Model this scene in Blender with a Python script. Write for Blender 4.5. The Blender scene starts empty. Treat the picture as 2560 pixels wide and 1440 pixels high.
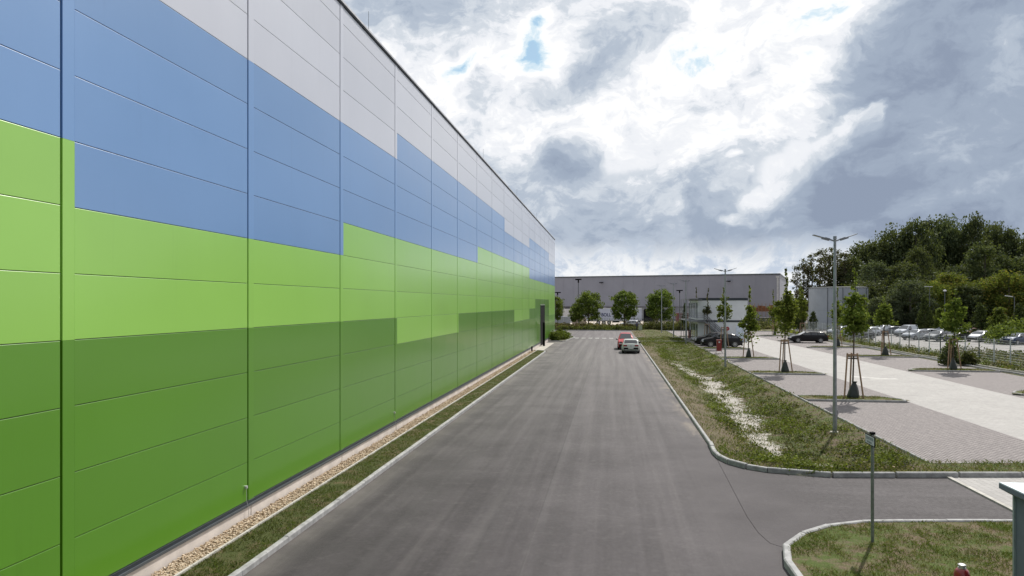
import bpy, math, random
import numpy as np
from mathutils import Vector, noise as mnoise
random.seed(7); rng = np.random.default_rng(7)
S = bpy.context.scene
COL = S.collection
# ------------------------------------------------------------------ camera geometry (metres, +Y runs along the big hall)
F = 1800.0; H = 5.25; YAW = math.atan(250/F); ca, sa = math.cos(YAW), math.sin(YAW)
def G(px, py, z=0.0):            # where a sight line of the survey photo meets height z
    d = F*(H-z)/(py-758); r = (px-1280)/F*d
    return (r*ca-d*sa, d*ca+r*sa)
def GD(px, d):                   # ground position at bearing px and depth d
    r = (px-1280)/F*d
    return (r*ca-d*sa, d*ca+r*sa)
def ZD(py, d): return H-(py-758)*d/F
cam = bpy.data.cameras.new('Camera'); co = bpy.data.objects.new('Camera', cam); COL.objects.link(co)
co.location = (0, 0, H); co.rotation_euler = (math.pi/2, 0, YAW)
cam.sensor_width = 36; cam.lens = F/2560*36; cam.shift_y = 38/2560; cam.clip_end = 5000; cam.clip_start = 0.1
S.camera = co
S.render.resolution_x = 1024; S.render.resolution_y = 576
S.view_settings.view_transform = 'Standard'; S.view_settings.look = 'None'; S.view_settings.exposure = .06; S.view_settings.gamma = 1

# ------------------------------------------------------------------ tagging helpers
def tag(o, label=None, cat=None, group=None, kind=None):
    if label: o['label'] = label
    if cat: o['category'] = cat
    if group: o['group'] = group
    if kind: o['kind'] = kind
    return o
def empty(name, loc, rz=0, label=None, cat=None, group=None):
    o = bpy.data.objects.new(name, None); COL.objects.link(o); o.empty_display_size = .3
    o.location = loc; o.rotation_euler = (0, 0, rz)
    return tag(o, label, cat, group)
def link(name, me, mats, parent=None):
    o = bpy.data.objects.new(name, me); COL.objects.link(o)
    if not isinstance(mats, (list, tuple)): mats = [mats]
    if len(me.materials) == 0:
        for m in mats: me.materials.append(m)
    if parent: o.parent = parent
    return o
def kids(o, cache={}):
    return [c for c in bpy.data.objects if c.parent == o]
def copy_tree(o, parent=None):
    c = o.copy(); COL.objects.link(c); c.parent = parent
    for ch in kids(o): copy_tree(ch, c)
    return c
ORD = ['first','second','third','fourth','fifth','sixth','seventh','eighth','ninth','tenth','eleventh','twelfth','thirteenth','fourteenth','fifteenth','sixteenth','seventeenth','eighteenth','nineteenth','twentieth']

class MB:
    def __init__(s): s.v = []; s.f = []; s.m = []
    def add(s, vs, fs, mi=0):
        b = len(s.v); s.v += [tuple(v) for v in vs]; s.f += [tuple(b+i for i in f) for f in fs]; s.m += [mi]*len(fs)
    def box(s, x0, x1, y0, y1, z0, z1, mi=0):
        s.add([(x0,y0,z0),(x1,y0,z0),(x1,y1,z0),(x0,y1,z0),(x0,y0,z1),(x1,y0,z1),(x1,y1,z1),(x0,y1,z1)],
              [(0,3,2,1),(4,5,6,7),(0,1,5,4),(1,2,6,5),(2,3,7,6),(3,0,4,7)], mi)
    def bar(s, p, q, w, h=None, mi=0, up=(0,0,1)):
        p = Vector(p); q = Vector(q); h = w if h is None else h
        d = (q-p).normalized(); u = Vector(up)
        if abs(d.dot(u)) > .98: u = Vector((1,0,0))
        a = d.cross(u).normalized()*w/2; b = a.cross(d).normalized()*h/2
        vs = [p-a-b, p+a-b, p+a+b, p-a+b, q-a-b, q+a-b, q+a+b, q-a+b]
        s.add(vs, [(0,3,2,1),(4,5,6,7),(0,1,5,4),(1,2,6,5),(2,3,7,6),(3,0,4,7)], mi)
    def tube(s, pts, rad, n=8, mi=0, cap=True):
        pts = [Vector(p) for p in pts]
        if not isinstance(rad, (list, tuple)): rad = [rad]*len(pts)
        vs = []
        for i, p in enumerate(pts):
            d = (pts[min(i+1, len(pts)-1)]-pts[max(i-1, 0)]).normalized()
            u = Vector((0,0,1)) if abs(d.z) < .9 else Vector((1,0,0))
            a = d.cross(u).normalized(); b = a.cross(d).normalized()
            for k in range(n):
                t = 2*math.pi*k/n; vs.append(p+(a*math.cos(t)+b*math.sin(t))*rad[i])
        fs = []
        for i in range(len(pts)-1):
            for k in range(n):
                fs.append((i*n+k, i*n+(k+1)%n, (i+1)*n+(k+1)%n, (i+1)*n+k))
        if cap: fs.append(tuple(reversed(range(n)))); fs.append(tuple((len(pts)-1)*n+k for k in range(n)))
        s.add(vs, fs, mi)
    def lathe(s, prof, n=16, c=(0,0,0), mi=0):
        vs = []; fs = []
        for r, z in prof:
            for k in range(n):
                t = 2*math.pi*k/n; vs.append((c[0]+r*math.cos(t), c[1]+r*math.sin(t), c[2]+z))
        for i in range(len(prof)-1):
            for k in range(n):
                fs.append((i*n+k, i*n+(k+1)%n, (i+1)*n+(k+1)%n, (i+1)*n+k))
        fs.append(tuple(reversed(range(n)))); fs.append(tuple((len(prof)-1)*n+k for k in range(n)))
        s.add(vs, fs, mi)
    def poly(s, pts, z, mi=0): s.add([(p[0], p[1], z) for p in pts], [tuple(range(len(pts)))], mi)
    def build(s, name, mats, parent=None, smooth=False):
        me = bpy.data.meshes.new(name); me.from_pydata(s.v, [], s.f)
        for p, m in zip(me.polygons, s.m): p.material_index = m
        if smooth:
            me.polygons.foreach_set('use_smooth', [True]*len(me.polygons))
        me.update()
        return link(name, me, mats, parent)
def np_mesh(name, V, per, mats, parent=None, midx=None, smooth=False):
    """V: (N*per,3) vertices, every 'per' of them one face"""
    V = np.asarray(V, dtype=np.float32).reshape(-1, 3); n = len(V)//per
    me = bpy.data.meshes.new(name); me.vertices.add(len(V)); me.vertices.foreach_set('co', V.ravel())
    me.loops.add(len(V)); me.loops.foreach_set('vertex_index', np.arange(len(V), dtype=np.int32))
    me.polygons.add(n); me.polygons.foreach_set('loop_start', np.arange(0, len(V), per, dtype=np.int32))
    if not isinstance(mats, (list, tuple)): mats = [mats]
    for m in mats: me.materials.append(m)
    if midx is not None: me.polygons.foreach_set('material_index', np.asarray(midx, dtype=np.int32))
    me.update(calc_edges=True); me.validate()
    return link(name, me, mats, parent)

# ------------------------------------------------------------------ node helpers
class NT:
    def __init__(s, nt): s.nt = nt; s.n = nt.nodes; s.l = nt.links
    def new(s, t, **k):
        n = s.n.new(t)
        for a, b in k.items(): setattr(n, a, b)
        return n
    def put(s, sock, v):
        if v is None: return
        if isinstance(v, bpy.types.NodeSocket): s.l.new(v, sock)
        elif isinstance(v, (tuple, list)):
            if sock.type == 'RGBA' and len(v) == 3: v = (*v, 1)
            sock.default_value = v
        else: sock.default_value = v
    def m(s, op, a, b=None, c=None, clamp=False):
        n = s.new('ShaderNodeMath', operation=op, use_clamp=clamp)
        s.put(n.inputs[0], a); s.put(n.inputs[1], b); s.put(n.inputs[2], c)
        return n.outputs[0]
    def add(s, a, b): return s.m('ADD', a, b)
    def sub(s, a, b): return s.m('SUBTRACT', a, b)
    def mul(s, a, b): return s.m('MULTIPLY', a, b)
    def step(s, x, a, b, lo=0., hi=1.):       # smoothstep
        n = s.new('ShaderNodeMapRange', interpolation_type='SMOOTHSTEP')
        s.put(n.inputs[0], x); s.put(n.inputs[1], a); s.put(n.inputs[2], b); s.put(n.inputs[3], lo); s.put(n.inputs[4], hi)
        return n.outputs[0]
    def lin(s, x, a, b, lo=0., hi=1.):
        n = s.new('ShaderNodeMapRange'); 
        s.put(n.inputs[0], x); s.put(n.inputs[1], a); s.put(n.inputs[2], b); s.put(n.inputs[3], lo); s.put(n.inputs[4], hi)
        return n.outputs[0]
    def mix(s, f, a, b, mode='MIX'):
        n = s.new('ShaderNodeMix', data_type='RGBA', blend_type=mode)
        s.put(n.inputs[0], f); s.put(n.inputs[6], a); s.put(n.inputs[7], b)
        return n.outputs[2]
    def xyz(s, x, y, z):
        n = s.new('ShaderNodeCombineXYZ'); s.put(n.inputs[0], x); s.put(n.inputs[1], y); s.put(n.inputs[2], z); return n.outputs[0]
    def sep(s, v):
        n = s.new('ShaderNodeSeparateXYZ'); s.put(n.inputs[0], v); return n.outputs
    def noise(s, v, scale, detail=4, rough=.55, dist=0., out='Fac'):
        n = s.new('ShaderNodeTexNoise'); s.put(n.inputs['Vector'], v); n.inputs['Scale'].default_value = scale
        n.inputs['Detail'].default_value = detail; n.inputs['Roughness'].default_value = rough; n.inputs['Distortion'].default_value = dist
        return n.outputs[out]
    def vmap(s, v, sc=(1,1,1), loc=(0,0,0)):
        n = s.new('ShaderNodeMapping'); s.put(n.inputs[0], v); n.inputs['Location'].default_value = loc; n.inputs['Scale'].default_value = sc
        return n.outputs[0]
def newmat(name):
    m = bpy.data.materials.new(name); m.use_nodes = True; t = NT(m.node_tree)
    b = m.node_tree.nodes['Principled BSDF']
    return m, t, b
def coord(t): return t.new('ShaderNodeTexCoord').outputs['Object']
def bump(t, b, h, strength=.3, dist=.02):
    n = t.new('ShaderNodeBump'); n.inputs['Strength'].default_value = strength; n.inputs['Distance'].default_value = dist
    t.put(n.inputs['Height'], h); t.put(b.inputs['Normal'], n.outputs[0])
MATS = {}
def M(name, col, rough=.6, metal=0., var=.12, vs=3., coat=0., spec=.5, bs=0., bscale=60.):
    if name in MATS: return MATS[name]
    m, t, b = newmat(name); c = coord(t)
    n = t.noise(c, vs, 5)
    dark = tuple(x*(1-var) for x in col); lite = tuple(min(1, x*(1+var)) for x in col)
    t.put(b.inputs['Base Color'], t.mix(t.step(n, .3, .7), dark, lite))
    t.put(b.inputs['Roughness'], t.lin(t.noise(c, vs*3, 3), 0, 1, max(0, rough-.08), min(1, rough+.08)))
    b.inputs['Metallic'].default_value = metal; b.inputs['Coat Weight'].default_value = coat; b.inputs['Coat Roughness'].default_value = .06
    b.inputs['Specular IOR Level'].default_value = spec
    if bs: bump(t, b, t.noise(c, bscale, 4), bs, .01)
    MATS[name] = m; return m
def leafmat(name, c1, c2, c3=None, trans=.35, scale=.6):
    m, t, b = newmat(name); c = coord(t); oi = t.new('ShaderNodeObjectInfo').outputs['Random']
    geo = t.new('ShaderNodeNewGeometry').outputs['Random Per Island']
    n = t.noise(c, scale, 3)
    col = t.mix(t.step(n, .35, .65), c1, c2)
    if c3: col = t.mix(t.step(geo, .72, .95), col, c3)
    hsv = t.new('ShaderNodeHueSaturation'); t.put(hsv.inputs['Color'], col); t.put(hsv.inputs['Value'], t.mul(t.lin(geo, 0, 1, .65, 1.35), t.lin(oi, 0, 1, .85, 1.15)))
    t.put(hsv.inputs['Hue'], t.lin(oi, 0, 1, .487, .512))
    t.put(b.inputs['Base Color'], hsv.outputs[0]); b.inputs['Roughness'].default_value = .75; b.inputs['Specular IOR Level'].default_value = .12
    tr = t.new('ShaderNodeBsdfTranslucent'); t.put(tr.inputs[0], t.mix(.5, hsv.outputs[0], (.20, .24, .02), 'MIX'))
    mx = t.new('ShaderNodeMixShader'); mx.inputs[0].default_value = trans
    t.l.new(b.outputs[0], mx.inputs[1]); t.l.new(tr.outputs[0], mx.inputs[2])
    out = m.node_tree.nodes['Material Output']; t.l.new(mx.outputs[0], out.inputs[0])
    return m

# ------------------------------------------------------------------ sky and sun
SUN_AZ = math.radians(25); SUN_EL = math.radians(46)
W = bpy.data.worlds.new('World'); S.world = W; W.use_nodes = True
t = NT(W.node_tree); t.n.clear()
outw = t.new('ShaderNodeOutputWorld'); bg = t.new('ShaderNodeBackground'); bg.inputs['Strength'].default_value = .1
t.l.new(bg.outputs[0], outw.inputs[0])
sky = t.new('ShaderNodeTexSky', sky_type='NISHITA'); sky.sun_disc = False; sky.sun_elevation = SUN_EL; sky.sun_rotation = SUN_AZ
sky.air_density = 1.0; sky.dust_density = 1.5
gen = t.new('ShaderNodeTexCoord').outputs['Generated']
dx, dy, dz = t.sep(gen)
u = t.m('ARCTAN2', dx, dy)
hor = t.m('SQRT', t.add(t.add(t.mul(dx, dx), t.mul(dy, dy)), 1e-4))
v = t.m('MINIMUM', t.m('DIVIDE', dz, hor), 2.5)
def UV(px, py): return (math.atan((px-1280)/F)-YAW, (758-py)/math.hypot(F, px-1280))
p0 = t.xyz(u, v, 0.37)
wrp = t.noise(p0, 7.0, 4, .55, out='Color'); wx, wy, wz = t.sep(wrp)
uu = t.add(u, t.mul(t.sub(wx, .5), .10)); vv = t.add(v, t.mul(t.sub(wy, .5), .085))
p1 = t.xyz(uu, t.mul(vv, 1.45), 1.7)
big = t.noise(p1, 4.6, 5, .55, .2)
mid = t.noise(t.vmap(p1, loc=(3, 1, 2)), 14., 6, .60, .3)
fine = t.noise(t.vmap(p1, loc=(7, 5, 1)), 46., 6, .66, .2)
K = 10.0
def C(r, g, b_, k=1.): return (r*K*k, g*K*k, b_*K*k, 1)
def blob(px, py, ax, ay, ang=0, w=.6, nz=0.):
    """smooth elliptic weight around a compass direction"""
    u0, v0 = UV(px, py); ax /= F; ay /= F; c_, s_ = math.cos(math.radians(ang)), math.sin(math.radians(ang))
    du = t.sub(uu, u0); dv = t.sub(vv, v0)
    a = t.m('DIVIDE', t.add(t.mul(du, c_), t.mul(dv, s_)), ax); b = t.m('DIVIDE', t.sub(t.mul(dv, c_), t.mul(du, s_)), ay)
    e = t.m('SQRT', t.add(t.mul(a, a), t.mul(b, b)))
    if nz: e = t.sub(t.sub(e, t.mul(t.sub(mid, .5), nz*2.2)), t.mul(t.sub(fine, .5), nz))
    return t.step(e, 1.0+w*.5, 1.0-w, 0., 1.)
# cloud thickness: thin cloud is white and lets light through, thick cloud is blue grey
D = .445; veil = 0.0
for px, py, ax, ay, an, w, A in ((1900,160,640,330,8,1.,-.12),
      (2520,250,430,340,38,.30,.58),(2320,100,200,170,60,.7,.28),(2140,430,160,95,30,.6,.24),(2030,515,185,66,12,.6,.26),(2320,485,400,66,16,.8,.16),(2440,478,320,26,15,.9,-.22),(2250,570,480,62,6,.8,.11),
      (1080,25,340,105,-6,.9,.38),(1550,118,180,88,38,.7,.36),(1440,205,140,60,28,.8,.24),(1250,235,180,60,10,1.,.14),
      (1432,402,96,56,14,.6,.50),(1560,405,90,40,20,.9,.14),(1640,520,500,165,-5,.8,.30),(1230,490,130,120,-50,.9,.26),(1700,590,440,46,-1,.9,.16),
      (1950,560,90,16,0,.9,-.22),(1640,375,250,60,17,.8,-.26),(1480,352,110,40,20,.8,-.2),(1813,398,22,11,20,.9,-.3),
      (1338,118,44,76,24,1.2,-.50),(1168,172,66,26,35,1.2,-.5),(2040,122,30,11,0,1.2,-.22),(1370,50,36,24,20,.9,-.45)):
    b_ = t.mul(blob(px, py, ax, ay, an, w), A); D = t.add(D, b_)
    if (px, py) == (1680, 520): veil = t.mul(b_, 1/A)
damp = t.sub(1.0, t.mul(veil, .45))
N = t.add(t.add(t.mul(t.sub(big, .5), 1.05), t.mul(t.sub(mid, .5), 1.0)), t.mul(t.sub(fine, .5), .60))
D = t.add(D, t.mul(N, damp))
cmx = 0.0                      # sunlit cauliflower tops along the edge of the dark mass
for q in ((1880,500,58,40,20),(1925,440,56,54,30),(1985,395,70,46,20),(2060,360,70,44,25),(2125,315,62,48,30),(2172,280,34,30,20),(1840,548,60,14,0)):
    cmx = t.m('MAXIMUM', cmx, blob(*q, .36, .95))
u0, v0 = UV(1850, 520)
sgn = t.add(t.sub(t.mul(t.sub(uu, u0), .585), t.mul(t.sub(vv, v0), .81)), t.mul(t.sub(mid, .5), .07))
cmx = t.mul(cmx, t.step(sgn, .060, -.02, 0., .86))
for q in ((1570,385,84,34,20),(1690,335,90,38,24)): cmx = t.m('MAXIMUM', cmx, t.mul(blob(*q, .5, .8), .8))
D = t.add(t.mul(D, t.sub(1.0, cmx)), t.mul(cmx, t.add(.36, t.mul(t.sub(N, .0), .45))))
rp = t.new('ShaderNodeValToRGB'); t.put(rp.inputs[0], t.lin(D, -.2, 1.4)); rp.color_ramp.interpolation = 'EASE'
st = [(-.14,(.42,.66,.84)),(.02,(.70,.83,.91)),(.15,(.95,.97,.99)),(.27,(1.0,1.0,1.0)),(.45,(.84,.86,.90)),(.60,(.63,.68,.745)),(.80,(.45,.515,.61)),(1.02,(.345,.41,.515)),(1.35,(.27,.325,.43))]
el_ = rp.color_ramp.elements
el_[0].position = (st[0][0]+.2)/1.6; el_[0].color = (*st[0][1], 1)
el_[1].position = (st[-1][0]+.2)/1.6; el_[1].color = (*st[-1][1], 1)
for d_, c_ in st[1:-1]: e_ = el_.new((d_+.2)/1.6); e_.color = (*c_, 1)
sc = t.new('ShaderNodeVectorMath', operation='SCALE'); t.l.new(rp.outputs[0], sc.inputs[0]); sc.inputs['Scale'].default_value = K
nish = t.mix(.40, sky.outputs[0], C(.36, .66, .86))
def over(base, mask, col): return t.mix(mask, base, col)
cur = over(sc.outputs[0], t.mul(t.step(D, .08, -.22), .85), nish)
# pale clouds sitting on the horizon
hz = t.mul(t.step(t.add(v, t.mul(t.sub(mid, .5), .07)), .10, .040), t.step(t.m('ABSOLUTE', t.sub(u, .07)), .36, .18))
cur = over(cur, t.mul(hz, .9), t.mix(t.step(t.add(mid, t.mul(t.sub(fine, .5), .6)), .36, .60), C(.50, .58, .70), C(.93, .94, .95)))
# below the horizon: dull
cur = over(cur, t.step(v, .0, -.03), C(.25, .25, .24))
cur = t.mix(t.mul(t.step(dy, .15, -.45), .48), cur, C(.10, .11, .14))     # unseen sky behind the viewer, darkened to cut fill light and deepen shade
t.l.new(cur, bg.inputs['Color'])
W.cycles.sampling_method = 'MANUAL'; W.cycles.sample_map_resolution = 512

sl = bpy.data.lights.new('Sun', 'SUN'); sl.energy = 4.6; sl.angle = math.radians(.6); sl.color = (1, .955, .88)
so = bpy.data.objects.new('Sun', sl); COL.objects.link(so)
sd = Vector((math.sin(SUN_AZ)*math.cos(SUN_EL), math.cos(SUN_AZ)*math.cos(SUN_EL), math.sin(SUN_EL)))
so.rotation_euler = sd.to_track_quat('Z', 'Y').to_euler(); so.location = (0, 0, 60)

# ------------------------------------------------------------------ surface materials
def asphalt(name, side=False):
    m, t, b = newmat(name); c = coord(t); x, y, z = t.sep(c)
    f = t.noise(c, 90, 3, .7); mdm = t.noise(c, 9, 5, .6); lrg = t.noise(c, .35, 5, .6)
    st = t.noise(t.vmap(c, (1.9, .045, 1) if not side else (.06, 1.6, 1)), 1.0, 6, .6)      # tyre streaks along the lane
    cl = t.mix(t.step(t.add(t.mul(lrg, .6), t.mul(st, .6)), .42, .78), (.036, .031, .034), (.068, .060, .065))
    if not side:
        yy = t.step(t.add(y, t.mul(t.sub(lrg, .5), 30)), 10, 75)                          # paler tone with distance along the road, edge broken by noise
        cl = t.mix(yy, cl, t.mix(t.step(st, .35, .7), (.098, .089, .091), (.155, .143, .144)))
        s1 = t.step(t.add(x, t.mul(t.sub(mdm, .5), .02)), -1.785, -1.765)                     # two paving passes, joined at a seam
        cl = t.mix(t.mul(s1, .13), cl, (.17, .155, .162))
        d = t.m('ABSOLUTE', t.add(x, 1.775))
        cl = t.mix(t.mul(t.step(d, .02, .004), .5), cl, (.035, .034, .034))
        e = t.step(t.add(t.add(x, t.mul(t.sub(lrg, .5), 1.4)), t.mul(t.sub(mdm, .5), 1.2)), 2.75, 3.75)
        e2 = t.mul(t.mul(e, t.step(y, 24, 30)), t.step(t.noise(t.vmap(c, (1, .25, 1)), 1.6, 5), .40, .62))
        cl = t.mix(t.mul(e2, .75), cl, (.30, .255, .205))                               # sand washed against the kerb
        e3 = t.step(t.sub(x, t.mul(t.sub(mdm, .5), .8)), -6.2, -7.1)
        cl = t.mix(t.mul(e3, .35), cl, (.19, .175, .15))
        tr = t.m('ABSOLUTE', t.sub(t.m('ABSOLUTE', t.add(x, 3.9)), .95))                    # wheel tracks
        cl = t.mix(t.mul(t.step(tr, .45, .1), t.mul(lrg, .35)), cl, (.07, .066, .068))
    patch = t.step(t.noise(c, .9, 6, .65), .56, .74)
    cl = t.mix(t.mul(patch, .45), cl, (.050, .045, .047))
    plain = t.mix(t.step(t.add(t.mul(lrg, .6), t.mul(mdm, .6)), .42, .78), (.044, .038, .042), (.086, .077, .082))
    nearj = t.mul(t.step(y, 30, 26.5), t.step(t.m('ABSOLUTE', t.sub(x, 3.64)), 2.2, .25))
    if not side:
        st2 = t.noise(t.vmap(c, (1.7, .035, 1), (4, 2, 0)), 1.4, 5, .55)
        cl = t.mix(t.mul(t.step(st2, .50, .72), .16), cl, (.185, .168, .168))
        cl = t.mix(t.mul(t.step(st2, .48, .30), .22), cl, (.05, .045, .047))
        cl = t.mix(t.mul(t.step(t.noise(c, 2.6, 6, .7), .5, .75), .22), cl, (.17, .155, .155))
        dk = t.mul(t.step(t.add(x, t.mul(t.sub(mdm, .5), 2.5)), -3.6, -6.0), t.step(t.noise(c, .5, 5, .6), .42, .6)); cl = t.mix(t.mul(dk, .45), cl, (.042, .038, .040))
    cl = t.mix(nearj, cl, plain)
    sp = t.step(t.noise(c, 210, 1), .60, .75)
    cl = t.mix(t.mul(sp, .35), cl, (.34, .33, .32)); cl = t.mix(t.mul(t.step(f, .5, .3), .35), cl, (.045, .043, .044))
    t.put(b.inputs['Base Color'], cl); t.put(b.inputs['Roughness'], t.lin(mdm, .2, .8, .62, .85)); b.inputs['Specular IOR Level'].default_value = .18
    bump(t, b, t.add(f, t.mul(mdm, .6)), .35, .008)
    return m
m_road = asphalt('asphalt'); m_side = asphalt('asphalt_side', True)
def groundmat():
    m, t, b = newmat('soil_and_grass'); c = coord(t); x, y, z = t.sep(c)
    n1 = t.noise(c, .55, 6, .6); n2 = t.noise(c, 3.2, 6, .65); n3 = t.noise(c, 22, 5, .7)
    soil = t.mix(t.step(n3, .3, .7), (.070, .050, .034), (.20, .155, .110))
    grass = t.mix(t.step(n2, .3, .7), (.030, .052, .014), (.095, .125, .030))
    dry = t.mix(t.step(n3, .3, .7), (.16, .135, .065), (.27, .225, .12))
    gm = t.mul(t.step(t.add(t.mul(n1, .5), t.mul(n2, .7)), .50, .66), t.add(.25, t.mul(.75, t.step(t.add(x, t.mul(n1, 1.5)), 5.3, 6.4))))
    cl = t.mix(gm, soil, grass); cl = t.mix(t.mul(t.step(n2, .52, .68), .6), cl, dry)
    # pale washed-out sand along the bottom of the swale
    xc = t.add(6.55, t.mul(t.m('SINE', t.mul(y, .16)), .45))
    dd = t.m('ABSOLUTE', t.sub(x, xc))
    f = t.add(t.sub(.88, dd), t.add(t.mul(t.sub(n2, .5), 2.6), t.mul(t.sub(t.noise(c, .23, 3), .5), 2.2)))
    inch = t.mul(t.step(y, 22, 24), t.step(y, 76, 60))
    sand = t.mix(t.step(n3, .35, .6), (.27, .25, .22), (.52, .49, .455))
    cl = t.mix(t.mul(t.step(f, .06, .22), inch), cl, sand)
    t.put(b.inputs['Base Color'], cl); b.inputs['Roughness'].default_value = .95; b.inputs['Specular IOR Level'].default_value = .2
    bump(t, b, t.add(n3, n2), .8, .05)
    return m
m_ground = groundmat()
def turfmat(name, soil, g1, g2, thr=.5):
    m, t, b = newmat(name); c = coord(t)
    n1 = t.noise(c, 1.1, 6, .62); n2 = t.noise(c, 6, 6, .68); n3 = t.noise(c, 40, 4, .7)
    s_ = t.mix(t.step(n3, .3, .7), tuple(q*.6 for q in soil), tuple(q*1.35 for q in soil))
    g_ = t.mix(t.step(n3, .3, .7), g1, g2)
    t.put(b.inputs['Base Color'], t.mix(t.step(t.add(t.mul(n1, .55), t.mul(n2, .45)), thr-.08, thr+.08), s_, g_))
    b.inputs['Roughness'].default_value = .95; b.inputs['Specular IOR Level'].default_value = .2
    bump(t, b, t.add(n3, n2), .8, .03); return m
m_turf = turfmat('lawn', (.15, .115, .075), (.050, .075, .016), (.10, .135, .030), .49)
m_turf2 = turfmat('thin_lawn', (.13, .10, .055), (.038, .050, .014), (.085, .10, .028), .47)
def pavers(name, c1, c2, joint, bw, bh, jw=.02, sc=1., off=.5):
    m, t, b = newmat(name); c = coord(t)
    br = t.new('ShaderNodeTexBrick'); br.offset = off
    cx_, cy_, cz_ = t.sep(c); t.put(br.inputs['Vector'], t.xyz(cy_, cx_, 0.0)); br.inputs['Scale'].default_value = 1.
    br.inputs['Color1'].default_value = (*c1, 1); br.inputs['Color2'].default_value = (*c2, 1); br.inputs['Mortar'].default_value = (*joint, 1)
    br.inputs['Mortar Size'].default_value = jw; br.inputs['Mortar Smooth'].default_value = .2; br.inputs['Bias'].default_value = 0.
    br.inputs['Brick Width'].default_value = bw; br.inputs['Row Height'].default_value = bh
    n1 = t.noise(c, .5, 5, .6); n2 = t.noise(c, 5, 5, .6)
    cl = t.mix(t.mul(t.step(n1, .35, .7), .30), br.outputs[0], tuple(q*.72 for q in c1))
    cl = t.mix(t.mul(t.step(n2, .45, .75), .22), cl, tuple(min(1, q*1.35) for q in c2))
    oil = t.step(t.noise(c, .33, 4), .66, .74)
    cl = t.mix(t.mul(oil, .3), cl, (.12, .11, .105))
    t.put(b.inputs['Base Color'], cl); b.inputs['Roughness'].default_value = .85; b.inputs['Specular IOR Level'].default_value = .3
    bump(t, b, t.sub(1.0, br.outputs['Fac']), .5, .006)
    return m
m_bay = pavers('bay_pavers', (.235, .212, .213), (.30, .272, .268), (.055, .048, .046), .24, .125, .022)
m_aisle = pavers('aisle_pavers', (.335, .325, .315), (.39, .378, .365), (.23, .215, .205), .20, .20, .008)
m_lot = M('far_lot_asphalt', (.23, .22, .215), .85, var=.15, vs=.5)
m_yard = M('yard_concrete', (.46, .40, .34), .9, var=.18, vs=.2)
m_kerb = M('kerb_concrete', (.31, .31, .31), .85, var=.22, vs=5, bs=.3)
m_edge = M('edging_concrete', (.40, .385, .35), .85, var=.2, vs=4, bs=.3)
m_path = M('sand_path', (.50, .42, .31), .95, var=.15, vs=1.)
m_white = M('road_paint', (.72, .72, .70), .7, var=.12, vs=8)
m_seam = M('bitumen_seam', (.052, .047, .049), .9, spec=.05)

# ------------------------------------------------------------------ terrain with the swale
def lerp(a, b, k): return a+(b-a)*k
def sstep(x, a, b):
    k = min(1, max(0, (x-a)/(b-a))); return k*k*(3-2*k)
kn_px = [(1787,1137),(1797,1146),(1812,1155),(1836,1164),(1865,1171),(1920,1180),(1975,1187),(2030,1192),(2120,1193),(2560,1193),(3300,1194)]
kerbN = [(3.60, 110.), (3.60, 27.2)] + [G(*p) for p in kn_px]
bayS = [G(2318,1162), G(2560,1162), G(3300,1163)]
REG = [(3.66, 137.6), (3.66, 27.3)] + [(p[0]+(.06 if i < 4 else .02), p[1]+.07) for i, p in enumerate(kerbN[2:])] + [bayS[2], bayS[1], (10.12, 25.05), (10.12, 137.6)]
def inside(x, y, P):
    c = False; j = len(P)-1
    for i in range(len(P)):
        xi, yi = P[i]; xj, yj = P[j]
        if (yi > y) != (yj > y) and x < (xj-xi)*(y-yi)/(yj-yi)+xi: c = not c
        j = i
    return c
def zground(x, y):
    if x < 3.6 or y < 22: return -.06
    if 3.6 <= x <= 31 and y <= 137.7 and inside(x, y, REG):
        z = .08
        if x < 10.15:
            k = (x-3.66)/6.45
            dip = max(0, math.sin(math.pi*min(1, max(0, k))))**1.6
            e = sstep(y, 23.4, 28)*(1-sstep(y, 84, 95))
            z -= (.62*dip*e)
            z += .09*dip*mnoise.noise(Vector((x*.9, y*.6, 0)))+.05*dip*mnoise.noise(Vector((x*3, y*2.4, 3)))
            if y > 99: z += .22*dip*sstep(y, 99, 108)
        return z
    if x > 28.9 and y > 20 and x < 34: return .07+.10*mnoise.noise(Vector((x*.7, y*.5, 1)))*sstep(x, 28.9, 30)
    return -.06
xs = [-1500, -600, -200, -60, 3.0] + list(np.arange(3.55, 10.3, .15)) + list(np.arange(10.6, 34.4, 1.2)) + [28.88, 28.95, 34.5, 36, 60, 100, 250, 700, 1500]
ys = [-600, -150, -30, 10, 20] + list(np.arange(22.4, 29, .15)) + list(np.arange(29, 139, .5)) + [142, 150, 200, 300, 500, 1000, 3000]
xs = sorted(xs); ys = sorted(ys)
gv = [(x, y, zground(x, y)) for y in ys for x in xs]; nx = len(xs)
gf = [(j*nx+i, j*nx+i+1, (j+1)*nx+i+1, (j+1)*nx+i) for j in range(len(ys)-1) for i in range(nx-1)]
mb = MB(); mb.add(gv, gf); tag(mb.build('ground', m_ground, smooth=True), kind='structure')

def struct(name, mb, m, **k): return tag(mb.build(name, m, **k), kind='structure')
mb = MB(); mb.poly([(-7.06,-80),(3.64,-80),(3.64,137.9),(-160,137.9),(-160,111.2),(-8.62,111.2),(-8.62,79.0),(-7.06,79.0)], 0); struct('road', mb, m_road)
mb = MB(); mb.poly([(3.64,-20),(60,-20)] + [p for p in reversed(kerbN[2:])] + [(3.64, 27.2)], 0); struct('side_road', mb, m_side)
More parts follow.
